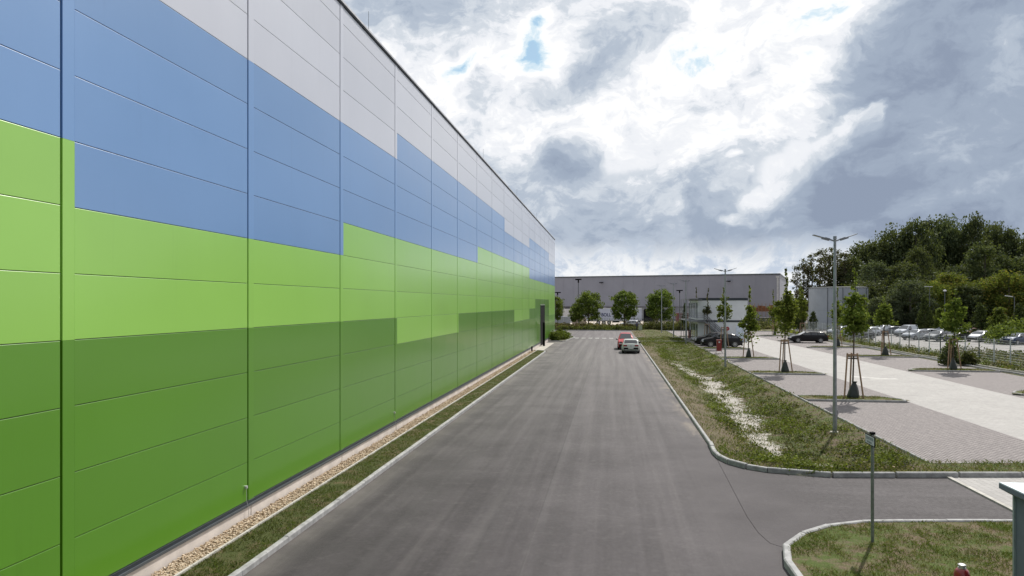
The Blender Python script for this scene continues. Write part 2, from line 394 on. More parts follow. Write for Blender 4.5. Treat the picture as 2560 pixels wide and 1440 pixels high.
# car park: bays either side of a paler aisle
mb = MB(); aS = lerp(bayS[1][1], bayS[2][1], .5)
def ybay(x): return bayS[0][1]+(x-bayS[0][0])*(bayS[1][1]-bayS[0][1])/(bayS[1][0]-bayS[0][0])
mb.poly([(10.14, ybay(10.14)), (15.5, ybay(15.5)), (15.5, 137.6), (10.14, 137.6)], .04)
mb.poly([(22.3, ybay(22.3)), (29.0, ybay(29.0)), (29.0, 137.6), (22.3, 137.6)], .04); struct('parking_bays', mb, m_bay)
mb = MB(); mb.poly([(15.5, ybay(15.5)), (22.3, ybay(22.3)), (22.3, 137.6), (15.5, 137.6)], .04); struct('parking_aisle', mb, m_aisle)
mb = MB()
p1_, p2_ = G(2372,1195), G(2620,1322)
mb.poly([p1_, p2_, (40, p2_[1]-1), (40, kerbN[-1][1]+2), kerbN[-2]], .012); struct('pavement', mb, m_aisle)
mb = MB(); mb.bar((*p1_, .02), (*p2_, .02), .12, .05); struct('pavement_edging', mb, m_edge)
mb = MB(); mb.poly([(34.5,84),(58,70),(110,70),(110,152),(34.5,152)], -.02); struct('far_car_park', mb, m_lot)
mb = MB(); mb.poly([(-160,144.5),(70,144.5),(70,147.5),(-160,147.5)], -.02); struct('path', mb, m_path)
mb = MB(); mb.poly([(-200,168),(75,168),(75,330),(-200,330)], -.02); struct('yard', mb, m_yard)
mb = MB(); a_ = GD(2150,168); b_ = GD(2700,160); mb.poly([a_, b_, (b_[0]+1.5, b_[1]+6), (a_[0]+1.5, a_[1]+6)], -.01); struct('road_beyond', mb, m_path)

# kerbs: rows of separate stones
def kerb(name, pts, w, z0, z1, L=1., gap=.012, m=m_kerb, gaps=None, jit=.0):
    mb = MB(); P = [Vector((p[0], p[1], 0)) for p in pts]
    seg = [(P[i+1]-P[i]).length for i in range(len(P)-1)]; tot = sum(seg)
    def at(s):
        s = max(0, min(tot, s))
        for i, l in enumerate(seg):
            if s <= l or i == len(seg)-1: return P[i].lerp(P[i+1], min(1, s/l))
            s -= l
    s = 0; k = 0
    while s < tot-.05:
        g_ = gap if gaps is None else gaps(s)
        e = min(tot, s+L-g_)
        a, b = at(s), at(e); d = (b-a)
        if d.length > .03:
            d.normalize(); n = Vector((-d.y, d.x, 0))*w/2
            j = random.uniform(-jit, jit)
            ch = .025*min(1, w/.1)
            nn = n*(1-2*ch/w)
            vs = [a-n, b-n, b+n, a+n]; vb = [(q.x, q.y, z0) for q in vs]; vm = [(q.x, q.y, z1-ch+j) for q in vs]
            vt = [(q.x, q.y, z1+j) for q in (a-nn, b-nn, b+nn, a+nn)]
            mb.add(vb+vm+vt, [(0,1,5,4),(1,2,6,5),(2,3,7,6),(3,0,4,7),(4,5,9,8),(5,6,10,9),(6,7,11,10),(7,4,8,11),(8,9,10,11)])
        s += L; k += 1
    return struct(name, mb, m)
kerb('kerb', [(3.60,110),(3.60,27.4)], .12, -.3, .13, 1.0, .012, jit=.006)
kerb('kerb', [(3.60,27.36)]+kerbN[2:8], .15, -.3, .15, .78, .035, jit=.012)
kerb('kerb', kerbN[7:], .14, -.3, .15, 1.9, .07, jit=.01)
kerb('kerb', [(-7.10,-40),(-7.10,77.0),(-7.2,77.8),(-7.5,78.4),(-8.45,78.7)], .13, -.3, .13, 1.0, .012, jit=.006)
kerb('edging', [(-8.12,-40),(-8.12,78.2)], .05, -.2, .15, 2.0, .008, m_edge)
kerb('kerb', [(10.17,25.0),(10.17,137.6)], .08, -.4, .12, 1.0, .012, jit=.008)
kerb('kerb', [(10.25,24.93),(bayS[1][0],bayS[1][1]-.08),(bayS[2][0],bayS[2][1]-.08)], .06, -.3, .10, 1.0, .01, m_edge)
kerb('kerb', [(28.95,38.),(29.35,43.6),(28.95,44.2),(29.3,58.3),(28.95,58.9),(29.3,73.2),(28.95,73.7),(29.3,88.),(28.95,88.5),(29.2,103),(29.0,137)], .10, -.3, .20, 1.0, .012)
kerb('edging', [(29.55,38.),(29.95,43.6),(29.55,44.2),(29.9,58.3),(29.55,58.9),(29.9,73.2),(29.55,73.7),(29.9,88.),(29.55,88.5),(29.6,137)], .08, -.3, .26, 1.0, .01, m_edge)
kerb('kerb', [(-160,138.0),(3.6,138.0),(29,138.)], .14, -.3, .14, 1.0, .012)
kerb('kerb', [(3.66,98.2),(10.1,98.9)], .14, -.3, .20, 1.0, .012, m_edge)
kerb('kerb', [(3.66,109.2),(10.1,109.2)], .14, -.3, .22, 1.0, .012, m_edge)
kerb('kerb', [(-8.5,98.3),(-6.9,98.5),(-6.4,99.2),(-6.2,102.),(-5.9,106.0),(-5.6,110.0),(-6.0,111.)], .13, -.2, .13, .9, .012)
mb = MB(); mb.poly([(-8.6,98.4),(-6.9,98.6),(-6.45,99.3),(-6.3,102.),(-6.0,106.),(-5.7,110.),(-8.6,111)], .07); struct('planting_bed', mb, m_turf2)
# south island
isl = [(3.95,8.),(3.55,12.6),(3.46,14.6)] + [G(*p) for p in ((1958,1395),(1968,1373),(1988,1356),(2020,1341),(2060,1329),(2110,1320),(2170,1316),(2300,1315),(2700,1315))]
isl_in = [(p[0]+.07, p[1]-.05) for p in isl]
kerb('kerb', isl, .15, -.2, .15, 1.0, .012, jit=.006)
mb = MB(); mb.poly(isl_in + [(13, 8.)], .115); struct('grass_island', mb, m_turf)
mb = MB(); mb.poly([(-8.1,-40),(-7.16,-40),(-7.16,77.2),(-7.4,78.2),(-8.1,78.5)], .10); struct('grass_strip', mb, m_turf2)
m_gravelbed = M('gravel_bed', (.30, .24, .17), .95, var=.35, vs=25, bs=.8, bscale=40)
mb = MB(); mb.poly([(-8.66,-40),(-8.14,-40),(-8.14,78.6),(-8.66,78.6)], .05); struct('gravel_bed', mb, m_gravelbed)
m_apron = M('apron_concrete', (.42, .39, .35), .9, var=.15, vs=2)
mb = MB(); mb.box(-8.66, -7.55, 79.3, 94.5, -.1, .02); struct('threshold_apron', mb, m_apron)
# markings
mb = MB()
for k in range(9):
    x = -6.6+k*1.03; mb.poly([(x,108.5),(x+.6,108.5),(x+.6,109.15),(x,109.15)], .005)
struct('road_marking', mb, m_white)
mb = MB()
mb.poly([(17.6,52.2),(19.4,52.5),(19.4,53.0),(17.6,52.7)], .045); mb.poly([(16.6,53.6),(18.3,52.9),(18.5,53.3),(17.0,54.2)], .045)
struct('aisle_marking', mb, M('worn_paint', (.47,.46,.44), .8, var=.2, vs=2))
mb = MB()
pts = [G(*p) for p in ((1788,1140),(1812,1185),(1838,1235),(1868,1292),(1896,1332),(1925,1358),(1956,1368))]
for a, b in zip(pts[:-1], pts[1:]): mb.bar((*a, .001), (*b, .001), .016, .004)
struct('asphalt_seam', mb, m_seam)

# ------------------------------------------------------------------ parking islands
def island(name, x0, x1, y0, y1, tip):
    """kerbed planting island; the tip end (toward the aisle) is chamfered"""
    c = 1.1
    if tip > 0: ol = [(x0, y0), (x1-.35, y0), (x1, y0+.35), (x1-c, y1), (x0, y1)]
    else: ol = [(x1, y0), (x0+.35, y0), (x0, y0+.35), (x0+c, y1), (x1, y1)]
    kerb(name+'_kerb', ol, .10, -.2, .16, 1.0, .012, jit=.005)
    mb = MB(); mb.poly(ol if tip > 0 else ol[::-1], .13); struct(name, mb, m_turf)
LI = [40.15, 54.7, 69.2, 83.8, 98.6, 113.]; RI = [44.1, 58.7, 73.4, 88.1, 103., 118.]
for y in LI: island('tree_island', 10.25, 15.6, y, y+1.75, 1)
for y in RI: island('tree_island', 22.5, 28.9, y, y+1.9, -1)

# ------------------------------------------------------------------ the coloured hall
def panelmat(name, col, rough=.36):
    m, t, b = newmat(name); c = coord(t); x, y, z = t.sep(c)
    geo = t.new('ShaderNodeNewGeometry').outputs['Random Per Island']
    n = t.noise(c, .35, 5, .6)
    k = t.add(t.lin(geo, 0, 1, .955, 1.045), t.mul(t.sub(n, .5), .12))
    str_ = t.noise(t.vmap(c, (1, 2.2, .10)), 2.0, 5, .65)                     # faint rain streaks
    k = t.sub(k, t.mul(t.step(str_, .55, .8), .05))
    hs = t.new('ShaderNodeHueSaturation'); hs.inputs['Color'].default_value = (*col, 1); t.put(hs.inputs['Value'], k)
    t.put(b.inputs['Base Color'], hs.outputs[0]); t.put(b.inputs['Roughness'], t.lin(n, .2, .8, rough-.05, rough+.07))
    b.inputs['Specular IOR Level'].default_value = .5; b.inputs['Coat Weight'].default_value = .8; b.inputs['Coat Roughness'].default_value = .20
    micro = t.m('SINE', t.mul(y, 2*math.pi/.05))
    warp = t.noise(c, .9, 3)
    bump(t, b, t.add(t.mul(micro, .02), warp), .10, .02)
    return m
PM = [panelmat('dark_green_panel', (.092, .262, .010)), panelmat('light_green_panel', (.285, .580, .085)), panelmat('blue_panel', (.150, .300, .58)), panelmat('white_panel', (.58, .60, .68)), panelmat('mid_green_panel', (.17, .40, .05))]
m_dark = M('dark_backing', (.02, .025, .03), .7); m_flash = M('grey_flashing', (.10, .115, .13), .4, .3, var=.1); m_flash2 = M('dark_flashing', (.03, .04, .05), .45, .2)
m_plinth = M('plinth_concrete', (.64, .585, .54), .9, var=.12, vs=1.5, bs=.2)
m_black = M('black_metal', (.006, .006, .007), .7, spec=.1); m_roof = M('roof_membrane', (.35, .35, .35), .8)
hall = empty('coloured_hall', (-8.73, 50, 0), 0, 'long hall clad in green, blue and white metal panels along the left of the road', 'warehouse')
def hpart(name, mb, m, label=None, **k):
    o = mb.build(name, m, **k); o.parent = hall; o.matrix_parent_inverse = hall.matrix_basis.inverted(); return tag(o, label)
hall.matrix_basis.translation = (-8.73, 50, 0)
import mathutils
WX = -8.73; B = [.475, 1.40, 2.48, 3.57, 4.65, 5.73, 6.82, 7.90, 8.98, 10.07, 11.15, 12.23, 13.32, 14.40, 14.97]
YJ = lambda k: 10.42+5.96*k if k < 17 else 110.8
colspec = {-1:(4,7,11),0:(4,6,10),1:(4,6,10),2:(4,7,10),3:(3,7,11),4:(3,7,11),5:(4,7,11),6:(4,8,11),7:(4,8,11),8:(4,8,10),9:(3,8,10),10:(3,8,10),11:(4,7,11),12:(5,7,11),13:(5,7,11),14:(5,7,11),15:(2,7,10),16:(2,7,10)}
def spec(k): return colspec.get(k, colspec[-1-(-k % 3 == 0)] if k < -1 else (4,7,11)) if k in colspec else ((4,7,11) if k % 2 else (3,6,10))
def colr(k, i):
    d, l, w = spec(k)
    if k in (15, 16) and i == 2: return 4
    return 0 if i < d else 1 if i < l else 2 if i < w else 3
K0 = -6
mb = MB(); mb.box(-62, WX-.06, YJ(K0), 110.74, 0.3, 14.95); hpart('inner_wall', mb, m_dark)
mb = MB(); mb.box(-62.1, WX-.10, YJ(K0)-.05, 110.78, 14.951, 15.02); hpart('roof', mb, m_roof)
cm = [MB() for _ in range(5)]
GT = 4.92
for k in range(K0, 17):
    y0 = YJ(k)+.29; y1 = YJ(k+1)-.022
    for i in range(14):
        z0, z1 = B[i], B[i+1]
        if k == 13:
            if z1 < GT: continue
            z0 = max(z0, GT+.14)
        g2 = .006
        c_ = colr(k, i)
        m_ = cm[c_]; a, b = z0+g2, z1-g2; x0, x1 = WX-.06, WX
        ch = .005       # rolled edge of the panel
        vs = [(x0,y0,a-.0),(x0,y1,a-.0),(x0,y1,b),(x0,y0,b),(x1-.003,y0,a),(x1-.003,y1,a),(x1-.003,y1,b),(x1-.003,y0,b),(x1,y0+ch,a+ch),(x1,y1-ch,a+ch),(x1,y1-ch,b-ch),(x1,y0+ch,b-ch)]
        m_.add(vs, [(8,9,10,11),(4,5,9,8),(5,6,10,9),(6,7,11,10),(7,4,8,11),(0,1,5,4),(1,2,6,5),(2,3,7,6),(3,0,4,7)])
for m_, mt, nm in zip(cm, PM, ['dark_green_cladding','light_green_cladding','blue_cladding','white_cladding','mid_green_cladding']):
    hpart(nm, m_, mt)
for k in range(K0, 17):       # cover strips at the bay joints take the colours of the bay on their near side
    mb = MB(); y0 = YJ(k)+.022; y1 = y0+.262; i = 0
    while i < 14:
        j = i
        while j+1 < 14 and colr(k-1, j+1) == colr(k-1, i): j += 1
        z0 = B[i]+(.0015 if i else 0)
        mb.box(WX-.06, WX+.006, y0, y1, z0, B[j+1]-.0015, colr(k-1, i)); i = j+1
    hpart('joint_strip', mb, PM)
for ra in (range(K0, 13), range(14, 17)):
    a, b = YJ(ra[0]), YJ(ra[-1]+1)-.012
    mb = MB(); mb.box(WX-.06, WX+.03, a, b, .40, .470, 0); mb.box(WX-.06, WX+.055, a, b, .345, .3999, 1); hpart('base_flashing', mb, [m_flash2, m_flash])
    mb = MB()
    for k in ra: mb.box(WX-.10, WX+.02, YJ(k)+.12+.02, YJ(k+1)+.10, -.3, .343)
    mb.box(WX-.10, WX+.005, a+.13, b+.05, -.3, .34); hpart('concrete_plinth', mb, m_plinth)
mb = MB(); mb.box(WX-.20, WX+.045, YJ(K0), 110.86, 14.98, 15.10); mb.box(-62.2, WX-.21, 110.70, 110.86, 14.98, 15.10); hpart('roof_coping', mb, m_flash2)
mb = MB(); mb.box(WX+.0465, WX+.07, YJ(K0), 110.86, 15.03, 15.10); hpart('gutter_edge', mb, M('bright_edge', (.6,.6,.62), .4, .4))
mb = MB(); mb.box(-62, WX-.061, 110.745, 110.80, .2, 14.95); mb.box(WX-.06, WX+.008, 110.74, 110.80, .475, 14.97); hpart('end_wall', mb, PM[3])
g0, g1 = YJ(13)+.30, YJ(14)-.04
mb = MB()
for i in range(9): mb.box(WX-.05, WX-.015+(.006 if i % 2 else 0), g0+.1, g1-.1, .03+i*.54, .03+(i+1)*.54-.012)
gt = hpart('gate', mb, m_black, 'tall black sectional gate')
mb = MB(); mb.box(WX-.055, WX+.03, g0, g1, GT, GT+.13); mb.box(WX-.055, WX+.03, g0, g0+.1, 0, GT); mb.box(WX-.055, WX+.03, g1-.1, g1, 0, GT)
hpart('gate_frame', mb, [M('gate_frame_metal', (.05,.06,.05), .5)])
mb = MB(); mb.box(WX, WX+.05, g0, g1, GT+.131, GT+.17); hpart('gate_drip_edge', mb, M('bright_edge', (.6,.6,.62)))
for k in (2, 6, 9, 12):      # lightning rods on the parapet
    mb = MB(); y = YJ(k)+3.2; mb.bar((WX-.15, y, 15.1), (WX-.15, y, 15.1+.9), .012); hpart('lightning_rod', mb, m_flash)
for k in (1, 3):             # lightning conductor taps
    mb = MB(); y = YJ(k)-.12
    mb.box(WX, WX+.05, y-.03, y+.03, .80, .86); mb.tube([(WX+.03, y, .8), (WX+.035, y, .5), (WX+.075, y+.02, .3), (WX+.06, y+.03, .04)], .006, 5)
    hpart('conductor_clamp', mb, [M('zinc', (.55,.56,.57), .5, .4)])
for k in (1, 2, 3, 4, 5, 6): # plinth joints show as dark slots
    pass
def post_thing(name, x, y, w, h, m, label, cat, group=None):
    mb = MB(); mb.tube([(0,0,0),(0,0,h)], w/2, 12); mb.tube([(0,0,h),(0,0,h+.03)], [w/2, w*.3], 12)
    o = mb.build(name, m); o.location = (x, y, 0); return tag(o, label, cat, group)
post_thing('gate_post', -8.25, YJ(13)-.15, .28, 2.9, m_black, 'tall black protective post standing at the near side of the hall gate', 'post')
post_thing('low_bollard', -8.45, YJ(11)+.3, .16, .62, m_black, 'short black bollard on the gravel at the foot of the green wall', 'bollard')

# ------------------------------------------------------------------ the grey warehouse behind
m_wh = M('grey_cladding', (.29, .30, .36), .5, var=.05, vs=.2); m_wh2 = M('white_trim', (.55, .56, .58), .5)
whA = GD(1270, 238); whB = GD(1949, 205)
ang = math.atan2(whB[1]-whA[1], whB[0]-whA[0]); whL = math.hypot(whB[0]-whA[0], whB[1]-whA[1])
wh = empty('grey_warehouse', (*whA, 0), ang, 'long flat-roofed grey warehouse closing the view at the end of the road', 'warehouse')
ZT = 13.4
mb = MB()
n_ = 26
for i in range(n_):
    a, b = whL*i/n_, whL*(i+1)/n_
    mb.box(a+.02, b-.02, -.05, .0, 4.3, ZT)
mb.box(0, whL, .0, 60, 4.25, ZT-.01); mb.box(.3, whL-.3, .8, 60, 0, 4.25)
o = mb.build('wall', m_wh, wh)
mb = MB(); mb.box(-.2, whL+.2, -.22, 60.2, ZT, ZT+.35); mb.build('roof_edge', m_flash, wh)
mb = MB(); mb.box(whL-.75, whL-.25, -.18, -.06, .5, ZT-.9); mb.box(whL-1.0, whL-.05, -.3, -.06, ZT-.9, ZT-.3); mb.build('downpipe', m_wh2, wh)
for i in range(17):
    x = 6+i*4.55
    if x > whL-6: break
    mb = MB(); mb.box(x, x+3.1, .55, .79, .9, 3.9); mb.box(x-.2, x+3.3, -.35, .79, .5, .9)
    mb.build('dock_door', [M('dock_door_pale', (.32, .33, .35)), M('dock_door_dark', (.05,.05,.06))][i % 3 == 0], wh)
for dx_ in (.38, .835):
    mb = MB(); x = whL*dx_; mb.tube([(x,-.05,ZT-1.9),(x,-.7,ZT-1.75)], .1, 6); mb.box(x-.6, x+.6, -1.0, -.5, ZT-1.85, ZT-1.6); mb.build('wall_lamp', m_black, wh)

# cylindrical tank
m_tank = M('tank_steel', (.34, .37, .42), .5, .0, var=.08, vs=.4)
tx, ty = GD(2095, 150); 
tk = empty('storage_tank', (tx, ty, 0), 0, 'wide cylindrical blue-grey storage tank in front of the dark trees', 'tank')
R_ = 69*148/F
mb = MB(); mb.lathe([(R_, 0), (R_, 3.85), (R_+.05, 3.86), (R_+.05, 3.98), (R_, 3.99), (R_, 8.35)], 48); mb.build('shell', m_tank, tk, smooth=False)
mb = MB(); mb.lathe([(R_+.08, 8.35), (R_+.08, 8.5), (R_-.3, 8.55), (.5, 8.6)], 48); mb.build('roof', m_flash, tk)
mb = MB()
for k in range(4):
    t_ = -2.2+k*.5; mb.tube([(R_*1.02*math.cos(t_), R_*1.02*math.sin(t_), 0), (R_*1.02*math.cos(t_), R_*1.02*math.sin(t_), 8.3)], .06, 5)
mb.build('vertical_pipe', m_flash, tk)

# ------------------------------------------------------------------ street lamps
m_galv = M('galvanised_steel', (.27, .29, .31), .45, .55, var=.14, vs=6); m_lampgrey = M('lamp_housing', (.20, .215, .24), .4, .2); m_lens = M('lamp_lens', (.55, .57, .6), .2)
def make_lamp():
    r = empty('street_lamp', (0,0,0))
    mb = MB(); mb.tube([(0,0,0),(0,0,1.3),(0,0,1.31),(0,0,8.0)], [.085,.085,.078,.052], 16); mb.tube([(0,0,8.0),(0,0,8.13)], [.07,.07], 12)
    mb.box(.075, .095, -.05, .05, .55, .95); mb.build('pole', m_galv, r, smooth=False)
    mb = MB(); mb.tube([(0,0,-.5),(0,0,.03),(0,0,.05)], [.21,.21,.12], 14); mb.build('foundation_collar', m_edge, r)
    for s, rise in ((-1, .20), (1, .24)):
        mb = MB(); mb.bar((.03*s,0,7.93), (.22*s,0,8.0), .05, .05)
        a = Vector((.2*s,0,7.985)); b = Vector((.9*s,0,7.985+rise)); mid_ = a.lerp(b, .48)
        mb.bar(a, mid_, .16, .035); mb.bar(a.lerp(b,.06)-Vector((0,0,.03)), mid_-Vector((0,0,.035)), .13, .05)
        mb.bar(mid_, b, .20, .022); mb.bar(a.lerp(b,.02)+Vector((0,0,.03)), a.lerp(b,.3)+Vector((0,0,.03)), .11, .03)
        h = mb.build('lamp_head', m_lampgrey, r)
        mb = MB(); mb.bar(mid_.lerp(b,.06)-Vector((0,0,.016)), mid_.lerp(b,.92)-Vector((0,0,.016)), .15, .008); mb.build('lens', m_lens, h)
    return r
lamp = make_lamp()
for i, (x, y, lb) in enumerate(((9.15,31.4,'nearest tall grey street lamp with two wing arms, on the grass by the paved bay'),(9.2,60.9,'twin-armed grey street lamp second from the camera, in front of the two dark cars'),
        (9.25,93.2,'twin-armed grey street lamp beside the stairs of the container office'),(9.1,109.8,'twin-armed grey street lamp fourth along the swale, between container office and plane tree'),(8.4,125.3,'farthest twin-armed grey street lamp, in front of the rightmost plane tree'))):
    o = lamp if i == 0 else copy_tree(lamp)
    o.location = (x, y, zground(x, y)-.02); o.rotation_euler.z = [.12,.05,.1,.1,.1][i]; tag(o, lb, 'street lamp', 'twin-armed lamps along the swale')
def make_mast():
    r = empty('yard_lamp', (0,0,0)); mb = MB(); mb.tube([(0,0,0),(0,0,10.2)], [.12,.08], 8); mb.build('pole', m_flash, r)
    mb = MB(); mb.box(-.75,.75,-.2,.2,10.2,10.5); mb.tube([(0,0,9.6),(0,0,10.2)], .17, 8); mb.build('lamp_head', m_black, r); return r
mast = make_mast()
for i, (px, d, top, lb) in enumerate(((1446,172,697,'tallest dark yard lamp mast, before the grey warehouse left of the plane trees'),(1394,168,730,'shorter dark yard lamp close to the corner of the coloured hall'),(1699,174,725,'dark flat-headed yard lamp right of the rightmost plane tree'))):
    o = mast if i == 0 else copy_tree(mast); h = ZD(top, d); s = h/10.5; o.location = (*GD(px, d), 0); o.scale = (1,1,s); tag(o, lb, 'lamp', 'yard lamps by the grey warehouse')

# ------------------------------------------------------------------ sign, hydrant, kiosk
sg = empty('road_sign', (5.55, 16.41, .1), 0, 'small white plate sign with dark border on a grey post, on the grass island', 'sign')
mb = MB(); mb.tube([(0,0,-.2),(0,0,2.36)], .034, 12); mb.build('post', M('sign_post', (.20,.225,.21), .5, .5, var=.2, vs=12), sg)
mb = MB(); mb.box(-.045, .045, -.05, .05, 2.33, 2.38); mb.build('post_cap', m_black, sg)
mb = MB(); mb.box(-.062, -.045, -.31, .26, 2.10, 2.32); pl = mb.build('sign_plate', m_black, sg)
mb = MB(); mb.box(-.065, -.0625, -.29, .24, 2.12, 2.30); mb.build('sign_face', M('sign_white', (.50,.53,.55), .4, var=.06), pl)
mb = MB(); rr = random.Random(3)      # two lines of small illegible lettering
for z0, z1, y0, y1 in ((2.215, 2.27, .20, -.25), (2.145, 2.18, .13, -.17)):
    y = y0; mb = MB()
    while y > y1+.03:
        w = .030
        mb.box(-.0665, -.0655, y-w*.28, y, z0, z1)
        q = rr.random()
        if q < .5: mb.box(-.0665, -.0655, y-w*.8, y-w*.281, z1-.011, z1)
        if q > .3: mb.box(-.0665, -.0655, y-w*.8, y-w*.281, z0, z0+.011)
        if q > .6: mb.box(-.0665, -.0655, y-w*.8, y-w*.281, (z0+z1)/2-.005, (z0+z1)/2+.006)
        y -= w*1.15
    mb.build('lettering', M('sign_ink', (.05,.07,.12)), pl)
hx, hy = GD(2405, 12.0)
hd = empty('hydrant', (hx, hy, .0), .4, 'red pillar hydrant with silver cap, cut by the bottom edge near the kiosk', 'hydrant')
m_red = M('red_enamel', (.25, .012, .015), .3, coat=.5, var=.1, vs=8)
mb = MB(); mb.lathe([(.10,-.1),(.10,.1),(.08,.12),(.08,.5),(.105,.56),(.125,.66),(.12,.74),(.10,.80),(.065,.835)], 20); mb.build('barrel', m_red, hd, smooth=True)
mb = MB(); mb.lathe([(.055,.82),(.062,.83),(.062,.85),(.05,.855),(.05,.87),(.062,.875),(.062,.895),(.04,.905)], 20); mb.build('cap', M('silver', (.6,.6,.6), .3, .8), hd)
for s in (-1, 1):
    mb = MB(); mb.tube([(.09*s,0,.62),(.155*s,0,.62)], .045, 12); mb.tube([(.155*s,0,.62),(.185*s,0,.62)], .052, 12); mb.build('outlet', M('silver', (.6,.6,.6)), hd)
m_kiosk = M('kiosk_render', (.135, .160, .205), .55, var=.06, vs=2, bs=.1); m_ktop = M('kiosk_roof', (.60, .68, .74), .4, var=.04)
kx, ky = GD(2497, 12.0); kz = 2.27
ks = empty('utility_kiosk', (kx, ky, 0), 0, 'grey-blue utility kiosk with overhanging pale flat roof, in the bottom right corner', 'kiosk')
mb = MB(); mb.box(.16, 3.2, -3.0, -.16, -.1, kz-.16); mb.build('body', m_kiosk, ks)
mb = MB(); mb.add([(0,-3.2,kz-.10),(3.4,-3.2,kz-.10),(3.4,0,kz-.10),(0,0,kz-.10),(.1,-3.1,kz-.159),(3.3,-3.1,kz-.159),(3.3,-.1,kz-.159),(.1,-.1,kz-.159)], [(0,1,5,4),(1,2,6,5),(2,3,7,6),(3,0,4,7),(4,5,6,7)], 1)
mb.box(0, 3.4, -3.2, 0, kz-.099, kz-.02, 1); mb.box(.004, 3.396, -3.196, -.004, kz-.0195, kz)
mb.build('roof', [m_ktop, m_kiosk], ks)
mb = MB(); mb.box(.13, .162, -.20, -.157, -.1, kz-.165); mb.build('corner_profile', M('corner_metal', (.35,.42,.43), .4, .3), ks)
mb = MB(); yy_, zz_ = -.72, 1.60; mb.add([(.152,yy_-.15,zz_-.1),(.152,yy_+.15,zz_-.1),(.152,yy_,zz_+.16)], [(0,2,1)], 0)
mb.add([(.149,yy_-.11,zz_-.078),(.149,yy_+.11,zz_-.078),(.149,yy_,zz_+.115)], [(0,2,1)], 1)
mb.add([(.146,yy_+.02,zz_+.07),(.146,yy_-.025,zz_+.0),(.146,yy_+.005,zz_+.005)], [(0,1,2)], 0); mb.add([(.146,yy_-.02,zz_-.06),(.146,yy_+.025,zz_+.015),(.146,yy_-.01,zz_+.008)], [(0,1,2)], 0)
mb.build('warning_triangle', [m_black, M('warning_yellow', (.62,.36,.03), .4)], ks)

# ------------------------------------------------------------------ saplings, stakes, watering bags
LA = leafmat('leaf_maple', (.052, .085, .016), (.105, .150, .026), (.20, .24, .055), .40, .8)
LB = leafmat('leaf_dark', (.036, .056, .030), (.070, .096, .044), (.125, .145, .075), .26, .25)
LC = leafmat('leaf_plane', (.050, .080, .016), (.10, .15, .030), (.19, .24, .055), .35, .5)
LD = leafmat('leaf_yellowish', (.070, .110, .024), (.130, .170, .034), (.23, .19, .04), .40, .15)
LE = leafmat('leaf_conifer', (.028, .044, .016), (.052, .075, .024), (.070, .095, .024), .15, .6)
LG = leafmat('leaf_greygreen', (.05, .07, .045), (.08, .105, .06), (.12, .14, .08), .25, .25)
LBr = leafmat('leaf_sparse_brown', (.045, .050, .028), (.085, .085, .046), (.13, .11, .06), .25, .3)
m_bark = M('bark', (.075, .055, .04), .95, var=.3, vs=9); m_bark2 = M('bark_far', (.11, .095, .08), .95, var=.3, vs=2); m_stake = M('wood_stake', (.28, .185, .12), .85, var=.25, vs=9)
m_bagm = M('bag_fabric', (.018, .026, .024), .5, var=.2, vs=6); m_strap = M('rubber_strap', (.012,.012,.012), .6)

def quads(cent, size, rg, flat=.35):
    """small leaf-like quads around the centres"""
    n = len(cent); nrm = rg.normal(size=(n, 3)); nrm[:, 2] += flat; nrm /= np.linalg.norm(nrm, axis=1, keepdims=True)
    a = np.cross(nrm, rg.normal(size=(n, 3))); a /= np.linalg.norm(a, axis=1, keepdims=True)+1e-9; b = np.cross(nrm, a)
    s = size*rg.uniform(.6, 1.35, size=(n, 1)); w = s*rg.uniform(.5, .8, size=(n, 1))
    V = np.empty((n, 4, 3)); V[:, 0] = cent-a*s; V[:, 1] = cent+b*w-a*s*.1; V[:, 2] = cent+a*s; V[:, 3] = cent-b*w+a*s*.05+nrm*s*.15
    return V.reshape(-1, 3)
def crown_pts(nc, per, prof, rg, cr=.2, z0=0, z1=1, rad=1., shell=.45, lump=.18):
    """clump centres inside a solid of revolution: prof(k) gives relative radius at height k"""
    out = []; C_ = []
    ph = rg.uniform(0, 6.28, 6)
    while len(C_) < nc:
        k = rg.uniform(0, 1); th = rg.uniform(0, 2*math.pi)
        rmax = prof(k)*rad*(1+lump*math.sin(3*th+ph[0]+4*k)+lump*.7*math.sin(5*th+ph[1]-7*k))
        if rg.uniform() > (prof(k)/1.0)**.8+.05: continue
        r = rmax*(rg.uniform(shell**2, 1)**.5)
        C_.append((r*math.cos(th), r*math.sin(th), z0+(z1-z0)*k))
    C_ = np.array(C_)
    sc = cr*rg.uniform(.55, 1.35, size=(nc, 1))
    P = np.repeat(C_, per, axis=0)+np.clip(rg.normal(size=(nc*per, 3)), -1.7, 1.7)*np.repeat(sc, per, axis=0)*np.array([1, 1, .75])
    return P, C_
def make_tree(name, trunk_pts, trunk_r, crown, leafm, barkm, leaf, rg, limbs=8, nseg=7):
    P, C_ = crown
    r = empty(name, (0,0,0))
    mb = MB(); mb.tube(trunk_pts, trunk_r, nseg)
    zmin = C_[:, 2].min()
    for i in range(limbs):
        c = C_[int(rg.integers(len(C_)))]
        zb = trunk_pts[0][2]+max(zmin*.75, min(c[2]-.15*abs(c[2]), trunk_pts[-1][2]*.92)); zb = min(zb, trunk_pts[-1][2]*.95)
        k = zb/trunk_pts[-1][2]; bx = lerp(trunk_pts[0][0], trunk_pts[-1][0], k); rr0 = trunk_r[0]*.38*(1-k*.6)
        mb.tube([(bx, 0, zb), ((bx+c[0])*.5, c[1]*.5, lerp(zb, c[2], .55)), tuple(c)], [rr0, rr0*.6, rr0*.2], 5)
    mb.build('trunk', barkm, r)
    np_mesh('crown', quads(P, leaf, rg), 4, leafm, r)
    return r
